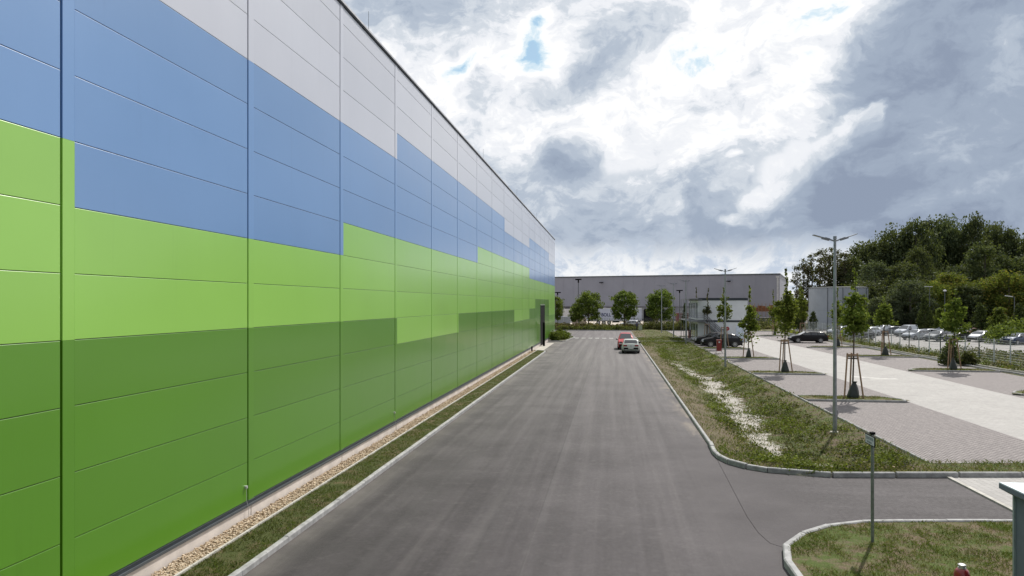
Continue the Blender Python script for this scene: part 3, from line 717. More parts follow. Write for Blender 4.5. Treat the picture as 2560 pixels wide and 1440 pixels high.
def sapling(seed, h, cw, zc0, leafm, leader=1., dens=1., leaf=.085, low=0):
    rg = np.random.default_rng(seed)
    prof = lambda k: (.25+.75*math.sin(math.pi*min(1, k*1.05+.10))**.8)*(1-k*.45)
    zt = h-leader
    P, C_ = crown_pts(int(30*dens), 44, prof, rg, cr=.17, z0=zc0, z1=zt, rad=cw, shell=.3, lump=.34)
    k = rg.uniform(0, 1, int(36*leader)); lx = np.stack([.07*np.sin(k*9+seed)*k, .05*np.cos(k*7), zt+(h-zt)*k], 1)+rg.normal(size=(len(k), 3))*.06*(1.2-k)[:, None]
    P = np.concatenate([P, lx])
    if low:
        kk = rg.normal(size=(low, 3))*np.array([.36, .36, .32])+np.array([0, 0, zc0-.55]); P = np.concatenate([P, kk])
    tp = [(0,0,0),(.02,.01,zc0*.6),(-.02,.0,zt*.8),(.03*math.sin(seed),.02,zt),(.05*math.sin(seed+1),0,h)]
    return make_tree('young_tree', tp, [.048,.04,.03,.018,.008], (P, C_), leafm, m_bark, leaf, rg, 14, 7)
def stakes(h):
    r = empty('tree_stakes', (0,0,0)); tops = []
    for k, (bx, by, tx_, ty_) in enumerate(((-.50,-.28,-.30,-.17),(.50,-.28,.20,-.17),(.02,.50,.05,.28),)):
        mb = MB(); mb.tube([(bx,by,-.1),(tx_,ty_,h)], .045, 8); mb.build('stake', m_stake, r); tops.append((tx_,ty_))
    for k in range(3):
        a, b = tops[k], tops[(k+1) % 3]
        mb = MB(); mb.bar((a[0],a[1],h-.10),(b[0],b[1],h-.10), .035, .09); mb.build('crossbar', m_stake, r)
    mb = MB(); mb.bar((tops[0][0],tops[0][1],h-.28),(0,0,h-.30), .05, .06); mb.bar((tops[1][0],tops[1][1],h-.28),(0,0,h-.30), .05, .06); mb.build('strap', m_strap, r)
    return r
def bag():
    mb = MB(); n = 18; prof = [(.30,-.02),(.33,.06),(.31,.18),(.27,.36),(.21,.55),(.14,.72),(.09,.80),(.12,.86),(.14,.90),(.05,.91)]
    vs = []; fs = []
    for i, (r, z) in enumerate(prof):
        for k in range(n):
            th = 2*math.pi*k/n; q = r*(1+.10*math.sin(5*th+i*.5)+.05*math.sin(9*th-i))
            vs.append((q*math.cos(th), q*.8*math.sin(th), z))
    for i in range(len(prof)-1):
        for k in range(n): fs.append((i*n+k, i*n+(k+1)%n, (i+1)*n+(k+1)%n, (i+1)*n+k))
    fs.append(tuple((len(prof)-1)*n+k for k in range(n))); mb.add(vs, fs)
    return mb.build('watering_bag', m_bagm, smooth=True)
stk = stakes(2.43); bg_ = bag(); used = [0]
# x, y, height, crown radius, crown start, leader, density, low foliage, where (for the labels)
SAP = [(12.9,41.2,7.0,.84,3.45,1.15,1.5,0,'the nearest left island, right of the tallest lamp'),
 (12.7,55.8,7.7,.86,3.9,1.7,1.25,300,'the second left island, left of the black estate car'),
 (12.75,70.4,6.8,.92,2.6,1.6,1.3,160,'the third left island, right end of the container office'),
 (12.7,84.9,6.9,.88,3.2,1.3,1.1,0,'the fourth left island, in front of the two dark cars'),
 (12.6,99.0,7.2,.55,3.8,2.6,.40,0,'the fifth left island, thin and almost bare before the container office'),
 (13.0,114.5,7.6,.6,3.3,1.7,.6,0,'the farthest left island behind the container office'),
 (26.0,59.6,6.25,1.08,3.0,.5,1.5,100,'the right island nearest the mesh fence'),
 (26.5,75.0,5.9,1.0,3.05,.7,1.7,0,'the second right island'),
 (26.5,90.0,7.0,.75,3.0,1.2,1.1,120,'the third right island, behind the black estate car'),
 (26.3,105.0,8.0,1.0,3.0,1.0,1.5,0,'the fourth right island, beyond the black estate car'),
 (26.1,121.5,7.4,.8,3.0,2.0,.9,200,'the farthest right island')]
for i, (x, y, h, cw, z0, ld, dn, low, wh_) in enumerate(SAP):
    s_ = sapling(40+i, h, cw, z0, LA if i not in (4, 5) else LBr, ld, dn, .095 if i in (0,) else .11, low)
    s_.location = (x, y, .12); s_.rotation_euler = (.025*math.sin(i*2.3), .03*math.sin(i*1.7+1), i*1.3); tag(s_, 'young leafy tree on '+wh_, 'young tree', 'young trees staked in the car park islands')
    a = stk if not used[0] else copy_tree(stk); b = bg_ if not used[0] else copy_tree(bg_); used[0] = 1
    a.location = (x, y, .12); a.rotation_euler.z = .15*math.sin(i*2.1); tag(a, 'three wooden tree stakes on '+wh_.split(',')[0], 'tree stakes', 'wooden stakes round the young trees')
    b.location = (x+.02, y-.06, .13); b.rotation_euler = (0, .10*math.sin(i*1.7+1), i*.8); tag(b, 'dark watering bag at the trunk on '+wh_.split(',')[0], 'watering bag', 'watering bags round the young trees')
    if i == 0: b.scale = (.95,.95,1.0)

# ------------------------------------------------------------------ bigger trees
rg = np.random.default_rng(11)
pl_prof = lambda k: (1-abs(2*(k*.92+.05)-.80)**2.3*.55)*(1-k**3*.55) if k > .0 else .6
planes = []
for s_ in (1, 2, 3):
    planes.append(make_tree('plane_tree', [(0,0,0),(.03,0,2.5),(0,0,7)], [.13,.11,.03], crown_pts(150, 46, lambda k: .52+.48*math.sin(math.pi*min(1,(k*.85+.12))) if k < .55 else .98*(1-((k-.55)/.47)**2.0)**.6 if k < 1 else 0, np.random.default_rng(s_), cr=.34, z0=2.1, z1=8.1, rad=2.55, shell=.5, lump=.09), LC, m_bark, .17, np.random.default_rng(s_+9), 16))
for i, (px, d, top, lb) in enumerate(((1471,150,727,'round-topped plane tree in front of the white trailer, leftmost of three'),(1561,150,726,'middle plane tree, hiding part of the trailer'),(1652,150,724,'rightmost of the three plane trees, behind the far lamps'))):
    o = planes[i]; o.location = (*GD(px, d), 0); s = ZD(top, d)/8.4; o.scale = (s*1.16, s*1.16, s); tag(o, lb, 'tree', 'plane trees at the end of the road')
o = copy_tree(planes[0]); o.location = (*GD(1384, 152), 0); o.rotation_euler.z = 2; o.scale = (.78,.78,.82); tag(o, 'plane tree half hidden by the corner of the coloured hall', 'tree', 'plane trees at the end of the road')
o = copy_tree(planes[1]); o.location = (*GD(1440, 156), 0); o.rotation_euler.z = 1; o.scale = (.6,.6,.62); tag(o, 'low dark tree tucked against the left side of the leftmost full plane tree', 'tree')

def ell(k): return math.sin(math.pi*min(1, max(0, k*.94+.05)))**.55
BIG = []
for s_, lm in ((21, LB), (22, LB), (23, LB), (24, LD), (25, LD), (26, LG), (27, LB)):
    prof = ell if s_ != 27 else (lambda k: ell(k)*(.75+.25*math.sin(9*k)))
    BIG.append(make_tree('broad_tree', [(0,0,0),(.3,0,5),(.1,.2,12),(0,0,17)], [.45,.36,.22,.08], crown_pts(130, 95, prof, np.random.default_rng(s_), cr=.95, z0=2.2, z1=18.6, rad=5.4, shell=.55, lump=.16), lm, m_bark2, .27, np.random.default_rng(s_), 14, 7))
cprof = lambda k: (.62+.38*math.sin(math.pi*min(1, k*1.1+.15)))*(1-k)**.42 if k < 1 else 0
CON = [make_tree('hornbeam', [(0,0,0),(0,0,2),(0,0,5)], [.10,.08,.03], crown_pts(110, 42, cprof, np.random.default_rng(31+s_), cr=.22, z0=.9, z1=5.9, rad=1.45, shell=.55, lump=.06), lm, m_bark, .12, np.random.default_rng(s_+30), 8) for s_, lm in ((0, LE), (1, LC))]
POP = [make_tree('sparse_poplar', [(0,0,0),(.2,0,6),(-.1,0,14),(.1,0,19)], [.28,.22,.12,.03], crown_pts(62, 26, lambda k: .45+.55*math.sin(math.pi*min(1,k*.9+.1)), np.random.default_rng(50+s_), cr=.42, z0=4, z1=19.5, rad=1.9, shell=.2, lump=.3), LBr, m_bark2, .24, np.random.default_rng(s_+50), 34, 6) for s_ in (0, 1, 2)]
firsts = set()
def place(proto, px, d, top, wpx, label, group, cat='tree', h0=19.5, r0=5.6, z=0):
    k = id(proto); o = proto if k not in firsts else copy_tree(proto); firsts.add(k)
    hh = ZD(top, d)-z; sz = hh/h0; sx = wpx*d/F/r0; o.location = (*GD(px, d), z); o.scale = (sx, sx, sz); o.rotation_euler.z = (px*.37) % 6.28
    tag(o, label, cat, group); return o
back = [(2128,640,36),(2155,603,44),(2196,578,46),(2240,560,50),(2288,548,50),(2334,540,44),(2364,520,30),(2402,545,40),(2438,534,30),(2478,552,34),(2504,538,36),(2545,585,36),(2590,572,50),(2640,560,60)]
for i, (px, top, w) in enumerate(back):
    place(BIG[[0,1,2,6][i % 4]], px, 178+(i*13) % 17, top, w*1.15, f'tall dark skyline tree of the wood, {ORD[i]} from the left in back row', 'dark trees of the wood')
midr = [(2150,668,46),(2196,660,48),(2244,645,52),(2300,640,54),(2352,650,50),(2404,632,52),(2452,618,54),(2508,628,54),(2560,640,54),(2610,650,54)]
for i, (px, top, w) in enumerate(midr):
    place(BIG[[2,0,1,5][(i*3) % 4]], px+[6,-9,12,-5][i % 4], 158+(i*7) % 13, top+[26,-14,8,-22,18][i % 5], w*[1.25,.85,1.05,.75][i % 4], f'dark rounded tree in middle row of the wood, {ORD[i]} from left', 'dark trees of the wood')
lowr = [(2205,728,34,5),(2243,716,34,0),(2275,690,36,5),(2300,722,34,3),(2338,684,38,3),(2378,682,40,4),(2420,700,38,1),(2446,706,34,3),(2478,690,42,4),(2522,682,44,3),(2566,700,44,4),(2620,700,50,3)]
for i, (px, top, w, b) in enumerate(lowr):
    place(BIG[b], px, 138+(i*5) % 9, top+[10,-8,4,-12,14,0][i % 6], w*[1.15,.9,1.3][i % 3], f'lower {"grey-green" if b == 5 else "dark green" if b < 3 else "yellowish-green"} tree at front edge of the wood, {ORD[i]} from left', 'trees at the front edge of the wood')
for i, (px, top, w) in enumerate(((1992,662,15),(2008,645,17),(2030,632,18),(2050,622,20),(2072,618,20),(2094,622,20),(2112,628,22),(2020,655,18),(2062,640,22),(2085,635,22))):
    place(POP[i % 3], px, 176+(i % 3)*3, top, w, f'thin half-bare tall tree with leaf clumps, {ORD[i]} of the row left of the wood', 'sparse tall trees left of the wood', h0=20, r0=2.2)
for i, (px, top, w, b) in enumerate(((1966,742,20,2),(1984,752,18,0),(2004,748,20,5),(1950,760,16,0),(2188,735,24,1))):
    place(BIG[b], px, 190-i*4, top, w, f'low dark far tree behind the car park, {ORD[i]} from the left', 'low far trees')
for i, (px, d, top, w, b) in enumerate(((2033,135,778,13,0),(1998,122,742,17,0),(2155,118,738,19,0),(2312,110,738,20,0),(2452,105,757,24,0),(2500,98,768,33,1),(2548,102,757,24,0),(2128,124,742,17,0),(1972,132,735,16,1),(2350,124,770,20,1),(1712,140,757,8,0))):
    place(CON[b], px, d, top, w, f'small dense cone-shaped tree behind the mesh fence, {ORD[i]} counted', 'dense cone-shaped trees', h0=6.1, r0=1.5)

# ------------------------------------------------------------------ vehicles
def paint(name, col, metal=.3): return M('paint_'+name, col, .30, metal, var=.03, vs=2, coat=.25, spec=.2)
m_glass = M('car_glass', (.012, .016, .02), .05, 0, var=.1, spec=.9, coat=.6); m_tyre = M('tyre', (.018,.018,.018), .85); m_rim = M('alloy', (.45,.46,.48), .3, .8)
m_tail = M('tail_light', (.28, .01, .012), .2, coat=.8); m_head = M('head_light', (.62, .65, .68), .12, .2, coat=1.); m_plate = M('plate', (.62,.63,.64), .4); m_trim = M('black_trim', (.02,.02,.022), .5); m_chrome = M('chrome', (.6,.62,.64), .18, .9)
# profile tables: (x from the rear bumper, z of top line); belt height; cabin from/to
CARS = {
 'hatch': dict(L=4.25, W=1.79, H=1.46, wb=(.80, 3.42), top=[(0,.62),(.03,.80),(.10,.98),(.22,1.02),(.62,1.38),(.95,1.45),(1.8,1.46),(2.35,1.40),(3.12,1.02),(3.6,.95),(4.05,.82),(4.2,.66),(4.25,.55)], cab=(.20,.66,2.30,3.14), belt=.96, rr=.315),
 'estate': dict(L=4.77, W=1.83, H=1.50, wb=(.98, 3.80), top=[(0,.65),(.04,.85),(.12,1.02),(.22,1.08),(.55,1.40),(.9,1.46),(2.0,1.50),(2.75,1.44),(3.5,1.04),(4.1,.96),(4.55,.84),(4.72,.68),(4.77,.55)], cab=(.20,.62,2.70,3.52), belt=.99, rr=.335),
 'suv': dict(L=4.62, W=1.86, H=1.64, wb=(.90, 3.66), top=[(0,.75),(.04,.95),(.14,1.10),(.30,1.16),(.85,1.50),(1.2,1.60),(1.9,1.64),(2.55,1.58),(3.35,1.16),(3.9,1.07),(4.4,.94),(4.57,.76),(4.62,.62)], cab=(.26,.90,2.48,3.38), belt=1.08, rr=.37),
 'van': dict(L=4.39, W=1.80, H=1.82, wb=(.74, 3.44), top=[(0,.6),(.03,1.0),(.05,1.30),(.12,1.55),(.25,1.78),(.6,1.82),(2.2,1.82),(2.6,1.76),(3.35,1.20),(3.75,1.08),(4.2,.92),(4.35,.72),(4.39,.55)], cab=(.08,.26,2.55,3.38), belt=1.08, rr=.32),
}
def tl(T, x):
    for (a, za), (b, zb) in zip(T[:-1], T[1:]):
        if x <= b: return za+(zb-za)*(x-a)/(b-a) if b > a else zb
    return T[-1][1]
def make_car(kind, pm, name='parked_car', rails=False, emblem=False):
    c = CARS[kind]; L, Wd, T, belt, cab = c['L'], c['W']/2, c['top'], c['belt'], c['cab']; r = empty(name, (0,0,0))
    xs_ = sorted(set([round(q, 3) for q in np.linspace(0, L, 30)] + [p[0] for p in T] + [cab[0], cab[1], cab[2], cab[3]]))
    zb_ = .22
    def ring(x):
        zt = tl(T, x); k = x/L
        tap = 1-.16*max(0, (abs(k-.5)-.34)/.16)**2.0; w = Wd*tap; z0 = zb_+.12*max(0, (abs(k-.5)-.40)/.1)
        bl = min(belt+.02*k, zt-.03) if zt > belt+.05 else zt-.035
        incab = cab[0] < x < cab[3]
        h = max(0, zt-bl)
        wr = w-.02-h*.40 if incab else w*.90 if zt < belt+.1 else w*.86
        wr = max(wr, w*.60)
        P = [(0,z0),(w*.86,z0),(w*.97,z0+.10),(w,z0+.28),(w,bl-.16),(w*.975,bl-.02),(w*.955,bl)]
        P += [(lerp(w*.955,wr,.9), lerp(bl,zt,.86)), (wr*.90, zt-.012), (wr*.5, zt+.008), (0, zt+.014)]
        return P
    R = [ring(x) for x in xs_]; n = len(R[0]); vs = []; fs = []
    for x, P in zip(xs_, R):
        for y, z in P: vs.append((x-L/2, y, z))
        for y, z in P[1:-1]: vs.append((x-L/2, -y, z))
    N = n+n-2
    def idx(i, j, s): return i*N+(j if s > 0 or j in (0, n-1) else n+j-1)
    wf = [[] for _ in range(3)]; xw = c['wb']
    for i in range(len(xs_)-1):
        for j in range(n-1):
            for s in (1, -1):
                q = (idx(i,j,s), idx(i+1,j,s), idx(i+1,j+1,s), idx(i,j+1,s)); fs.append(q if s < 0 else q[::-1])
    for i in (0, len(xs_)-1):
        q = tuple([idx(i, j, 1) for j in range(n)]+[idx(i, j, -1) for j in range(n-2, 0, -1)]); fs.append(q if i else q[::-1])
    mb = MB(); mb.add(vs, fs); body = mb.build('body', pm, r, smooth=True); body.data.set_sharp_from_angle(angle=math.radians(28))
    def patch(x0, x1, j0, j1, y_out=.006, lo=0., hi=1., both=True, mi=None, name='window', m=m_glass):
        st = sorted(set([x0, x1]+[x for x in xs_ if x0 < x < x1])); out = []
        for s in ((1, -1) if both else (0,)):
            vs = []; fs = []
            for x in st:
                P = ring(x); pts = P[j0:j1+1]
                if s == 0: pts = pts+[(-y, z) for y, z in pts[::-1][1:]]
                a, b = pts[0], pts[-1]
                if s != 0: pts = [(lerp(a[0],b[0],k), lerp(a[1],b[1],k)) for k in (lo, (lo+hi)/2, hi)]
                for y, z in pts:
                    vs.append((x-L/2, (y+y_out)*(s or 1) if s else y, z+(.0 if s else y_out)))
            w = len(vs)//len(st)
            for i in range(len(st)-1):
                for k in range(w-1): fs.append((i*w+k, (i+1)*w+k, (i+1)*w+k+1, i*w+k+1))
            mb = MB(); mb.add(vs, fs); out.append(mb.build(name, m, r, smooth=True))
        return out
    # side glass, split by pillars
    xa, xb = cab[0]+.28, cab[3]-.40; seg = [(xa, lerp(xa,xb,.30)), (lerp(xa,xb,.33), lerp(xa,xb,.62)), (lerp(xa,xb,.65), xb)]
    if kind == 'van': seg = [(lerp(xa,xb,.70), xb)]
    for a, b in seg: patch(a, b, 6, 7, .008, .08, .93)
    # windscreen and rear window lie on the sloping top
    def slope(x0, x1, nm, k0=.93):
        st = sorted(set([x0, x1]+[x for x in xs_ if x0 < x < x1])); vs = []; fs = []
        for x in st:
            P = ring(x); w7 = P[8][0]
            for q in (-1, -.55, 0, .55, 1): vs.append((x-L/2+(.008 if nm == 'windscreen' else -.008), w7*q*k0*1.02, tl(T, x)+.016))
        for i in range(len(st)-1):
            for k in range(4): fs.append((i*5+k, (i+1)*5+k, (i+1)*5+k+1, i*5+k+1))
        mb = MB(); mb.add(vs, fs); mb.build(nm, m_glass, r, smooth=True)
    slope(cab[2]+.06, cab[3]-.04, 'windscreen')
    if kind != 'van': slope(cab[0]+.06, cab[1]-.04, 'rear_window')
    # wheels
    for x in xw:
        for s in (-1, 1):
            mb = MB(); y = s*(Wd-.10); X = x-L/2; rr = c['rr']
            mb.tube([(X,y-.11*s,rr),(X,y-.10*s,rr),(X,y+.10*s,rr),(X,y+.115*s,rr)], [rr*.9,rr,rr,rr*.93], 22)
            w_ = mb.build('wheel', m_tyre, r, smooth=False)
            mb = MB(); mb.tube([(X,y+.105*s,rr),(X,y+.122*s,rr)], [rr*.70,rr*.70], 20)
            mb.build('wheel_hub', m_trim, w_)
            mb = MB()
            for k in range(10):
                th = k*math.pi/5; e = (X+rr*.66*math.cos(th), y+.128*s, rr+rr*.66*math.sin(th)); mb.bar((X, y+.130*s, rr), e, .05, .012, up=(0,1,0))
            for k in range(20):
                th = k*math.pi/10; t2 = th+math.pi/10
                mb.bar((X+rr*.68*math.cos(th), y+.126*s, rr+rr*.68*math.sin(th)), (X+rr*.68*math.cos(t2), y+.126*s, rr+rr*.68*math.sin(t2)), .02, .03, up=(0,1,0))
            mb.build('rim', m_rim, w_)
            # wheel arch
            mb = MB(); pts = [(X+(rr+.05)*math.cos(th), s*(Wd+.004), rr+(rr+.05)*math.sin(th)) for th in np.linspace(-.35, math.pi+.35, 18)]
            mb.add([(X, s*(Wd+.002), rr)]+pts, [(0,k,k+1) if s < 0 else (0,k+1,k) for k in range(1, 18)]); mb.build('wheel_arch', m_trim, r)
    for s in (-1, 1):
        zt = tl(T, .1)
        P = ring(.02)
        mb = MB(); z1 = belt-.10 if kind != 'van' else 1.15
        mb.box(-L/2-.012, -L/2+.16, s*Wd*.45 if s > 0 else -Wd*.86, Wd*.86 if s > 0 else -Wd*.45, z1-.09, z1+.05)
        mb.build('tail_light', m_tail, r)
        mb = MB(); P = ring(L-.2); mb.box(L/2-.34, L/2-.03, s*Wd*.52 if s > 0 else -Wd*.88, Wd*.88 if s > 0 else -Wd*.52, .64, .78); mb.build('headlight', m_head, r)
        mb = MB(); xm = cab[3]-L/2-.42; mb.bar((xm, s*(Wd-.06), belt+.03), (xm, s*(Wd+.05), belt+.06), .05, .03); mb.box(xm-.06, xm+.08, s*(Wd+.11)-.09, s*(Wd+.11)+.09, belt+.0, belt+.15); mb.build('mirror', m_trim, r)
        if rails:
            mb = MB(); mb.tube([(cab[0]+.5-L/2, s*Wd*.62, tl(T,cab[0]+.5)+.02),(cab[0]+.8-L/2, s*Wd*.62, c['H']+.045),(cab[2]-.3-L/2, s*Wd*.62, c['H']+.045),(cab[2]-L/2, s*Wd*.62, c['H']-.03)], .016, 6); mb.build('roof_rail', m_chrome, r)
    mb = MB(); mb.box(-L/2-.022, -L/2-.002, -.27, .27, .50, .62); mb.build('number_plate', m_plate, r)
    mb = MB(); mb.box(-L/2-.012, -L/2+.02, -Wd*.80, Wd*.80, .20, .36); mb.box(L/2-.02, L/2+.012, -Wd*.7, Wd*.7, .26, .50); mb.build('bumper_trim', m_trim, r)
    if emblem: mb = MB(); mb.tube([(-L/2-.005,0,.80),(-L/2-.03,0,.80)], .065, 18); mb.build('emblem', m_chrome, r)
    return r
def setcar(o, x, y, ang, z=.045, label='', cat='car', group=None):
    o.location = (x, y, z); o.rotation_euler.z = math.radians(ang); return tag(o, label, cat, group)
o = make_car('hatch', paint('pale_silver', (.50,.53,.51), .15), emblem=True); setcar(o, 1.95, 78.0, 90, .0, 'pale silver hatchback seen from behind, parked at the right kerb of the road', group='cars parked at the road kerb')
o = make_car('van', paint('red', (.42,.03,.04), .1)); setcar(o, 1.55, 84.0, -90, .0, 'red high-roofed car facing the camera, nose to the back of the silver hatchback', group='cars parked at the road kerb')
suv = make_car('suv', paint('black', (.010,.010,.012), .2), rails=False); setcar(suv, 12.85, 88.0, 180, label='black rounded car parked behind the nearest car park tree island, front of three')
o = copy_tree(suv); setcar(o, 12.4, 91.3, 180, label='black car mostly hidden behind the front black one')
o = make_car('hatch', paint('night_blue', (.015,.02,.035), .3)); setcar(o, 12.6, 94.6, 180, label='dark blue car farthest of three, against the container office stairs')
est = make_car('estate', paint('black', (.010,.010,.012)), rails=True); setcar(est, 25.6, 99.6, 180, label='black estate car with silver roof rails, alone on the right side of the car park')
PAL = {'white': (.62,.65,.70), 'silver': (.36,.39,.44), 'grey': (.11,.12,.14), 'blue': (.03,.05,.10), 'green': (.03,.06,.05), 'wine': (.16,.05,.035), 'black': (.02,.02,.025)}
protos = {}
lot = [(2170,116,'hatch','white',215,'behind the fence left of the dark car'),(2152,104,'hatch','black',215,'low behind the weeds, left of the pale cars'),(2226,118,'estate','grey',195,'side-on, fourth from the left of the far row'),
 (2268,114,'van','silver',215,'tall people carrier behind the bright white ones'),(2290,104,'hatch','silver',212,'front left of the middle group'),(2312,107,'hatch','white',206,'brightest of the middle group'),
 (2345,100,'hatch','grey',215,'dark one at the front, behind the staked tree'),(2368,122,'estate','silver',212,'far row, only its roof showing'),(2398,118,'hatch','green',212,'dark green one between silver roofs'),
 (2428,110,'estate','wine',206,'reddish-brown one at the right of the far row'),(2452,99,'hatch','white',215,'white one at the right, behind the fence posts'),(2392,99,'hatch','black',214,'half hidden behind the staked tree crossbars'),
 (2540,92,'hatch','blue',214,'farthest right, low behind the weeds'),(2124,122,'estate','white',214,'leftmost pale one, glimpsed through the young tree'),(2098,118,'hatch','silver',214,'glimpsed beside the tallest lamp'),(2204,126,'hatch','white',214,'white roof behind the grey estate')]
for px, d, kd, cl_, an, lb in lot:
    k = (kd, cl_)
    if k in protos: o = copy_tree(protos[k])
    else: o = make_car(kd, paint(cl_, PAL[cl_], .25)); protos[k] = o
    x, y = GD(px, d); setcar(o, x, y, an, -.015, f'{cl_} car in far car park, {lb}', group='cars in the far car park')
x, y = GD(1575, 158); o = copy_tree(protos[('hatch','white')]); setcar(o, x, y, 185, 0, 'white-roofed car under the middle plane tree, beside the trailer')
x, y = GD(1925, 185); o = copy_tree(protos[('hatch','black')]); setcar(o, x, y, 185, 0, 'dark car in the shade of the grey warehouse, right of the container office')

# lorry with the lettered trailer
m_tarp = M('trailer_tarp', (.50,.54,.66), .45, var=.06, vs=.6); m_navy = M('navy_ink', (.02,.035,.12), .5)
tx_, ty_ = GD(1466, 176); la = math.atan2(GD(1602,174)[1]-ty_, GD(1602,174)[0]-tx_)
lo = empty('trailer_lorry', (tx_, ty_, 0), la, 'white curtain-sided trailer with BOLL lettering behind the plane trees, dark cab at its right', 'lorry')
TL = 13.3
mb = MB(); mb.box(0, TL, 0, 2.5, 1.15, 3.95); mb.build('trailer_box', m_tarp, lo)
mb = MB(); mb.box(-.03, TL+.03, -.03, 2.53, 3.95, 4.05); mb.box(-.03, TL+.03, -.03, -.001, 1.02, 1.16); mb.build('trailer_frame', M('pale_alu', (.6,.62,.64), .4), lo)
mb = MB()
for i in range(22): mb.box(.4+i*.58, .46+i*.58, -.035, -.001, 1.16, 1.6)
mb.build('curtain_buckle', m_flash, lo)
mb = MB(); mb.box(.2, TL, .4, 2.1, .8, 1.14); mb.box(6.3, 8.0, .1, .35, .55, 1.0); mb.build('chassis', m_black, lo)
for x in (2.9, 4.2, 5.5, 12.6, 15.8):
    mb = MB(); mb.tube([(x,.05,.5),(x,.38,.5)], .5, 18); w_ = mb.build('wheel', m_tyre, lo)
    mb = MB(); mb.tube([(x,.02,.5),(x,.06,.5)], .28, 12); mb.build('rim', m_rim, w_)
mb = MB(); mb.add([(TL+.5,0,.6),(TL+3.0,0,.6),(TL+3.0,0,2.0),(TL+2.7,0,3.6),(TL+.7,0,3.9),(TL+.5,0,3.5),(TL+.5,2.5,.6),(TL+3.0,2.5,.6),(TL+3.0,2.5,2.0),(TL+2.7,2.5,3.6),(TL+.7,2.5,3.9),(TL+.5,2.5,3.5)],
    [(5,4,3,2,1,0),(6,7,8,9,10,11),(0,1,7,6),(1,2,8,7),(2,3,9,8),(3,4,10,9),(4,5,11,10),(5,0,6,11)]); mb.build('cab', m_black, lo)
mb = MB(); mb.box(TL+1.5, TL+2.5, -.01, .0, 2.1, 3.0); mb.build('cab_window', m_glass, lo)
cu = bpy.data.curves.new('letters', 'FONT'); cu.body = 'BOLL'; cu.size = 1.12; cu.extrude = .004; cu.offset = .03
ob = bpy.data.objects.new('tmp_letters', cu); COL.objects.link(ob); bpy.context.view_layer.update()
me = bpy.data.meshes.new_from_object(ob); bpy.data.objects.remove(ob); me.materials.clear(); me.materials.append(m_navy)
o = bpy.data.objects.new('lettering', me); COL.objects.link(o); o.parent = lo; o.rotation_euler = (math.pi/2, 0, 0); o.location = (3.6, -.008, 2.05); o.scale = (.9,1,1)

# other yard things
def boxthing(name, px, d, w, dep, h, z, m, label, cat, rz=0, ribs=True, group=None):
    x, y = GD(px, d); r = empty(name, (x, y, z), rz, label, cat, group); mb = MB(); mb.box(-w/2, w/2, 0, dep, .0, h)
    mb.build('body', m, r); mb = MB()
    nr = int(w/.45)
    for i in range(nr+1): mb.box(-w/2+i*w/nr-.05, -w/2+i*w/nr+.05, -.03, -.001, .08, h-.08)
    mb.box(-w/2-.02, w/2+.02, -.05, dep+.02, h, h+.08); mb.build('frame', m, r); return r
m_cgrey = M('container_bluegrey', (.26,.29,.33), .5); m_cwhite = M('container_white', (.55,.55,.56), .5); m_cred = M('container_red', (.13,.035,.04), .5); m_sandp = M('pale_slabs', (.50,.40,.32), .9)
boxthing('storage_container', 1405, 175, 3.8, 2.4, 1.9, 0, m_cgrey, 'blue-grey low container beside the hall corner, behind the far fence', 'container')
boxthing('white_container', 1422, 196, 3.0, 2.4, 3.6, 0, m_cwhite, 'tall white box body standing at the docks, left of the leftmost full plane tree', 'container')
boxthing('slab_stack', 1448, 178, 3.4, 2.0, 1.45, 0, m_sandp, 'beige block of stacked slabs left of the trailer', 'slab stack')
boxthing('red_container', 1706, 188, 3.0, 2.4, 2.6, 0, m_cred, 'dark red container seen left of the container office', 'container')
boxthing('dark_container', 1912, 180, 5.2, 2.4, 1.6, 0, M('container_dark', (.03,.03,.035), .5), 'low black container behind the mesh fence right of the container office', 'container')
# pallet racks with rusty stock
x, y = GD(1906, 196); rk = empty('stock_rack', (x, y, 0), 0, 'rusty brown rack of long stock under the edge of the grey warehouse', 'rack')
m_rust = M('rusty_stock', (.22,.09,.04), .8, var=.35, vs=2)
mb = MB()
for i in range(9): mb.bar((-4.1+i*1.0,0,0),(-4.1+i*1.0,0,5.2), .12)
mb.bar((-4.2,0,3.0),(4.2,0,3.0), .14); mb.build('upright_frame', m_stake, rk)
mb = MB()
for i in range(8): mb.box(-4.0+i*1.0, -3.2+i*1.0, .1, 1.5, 3.1, 4.4+.35*math.sin(i*2.3))
mb.build('stacked_stock', m_rust, rk)

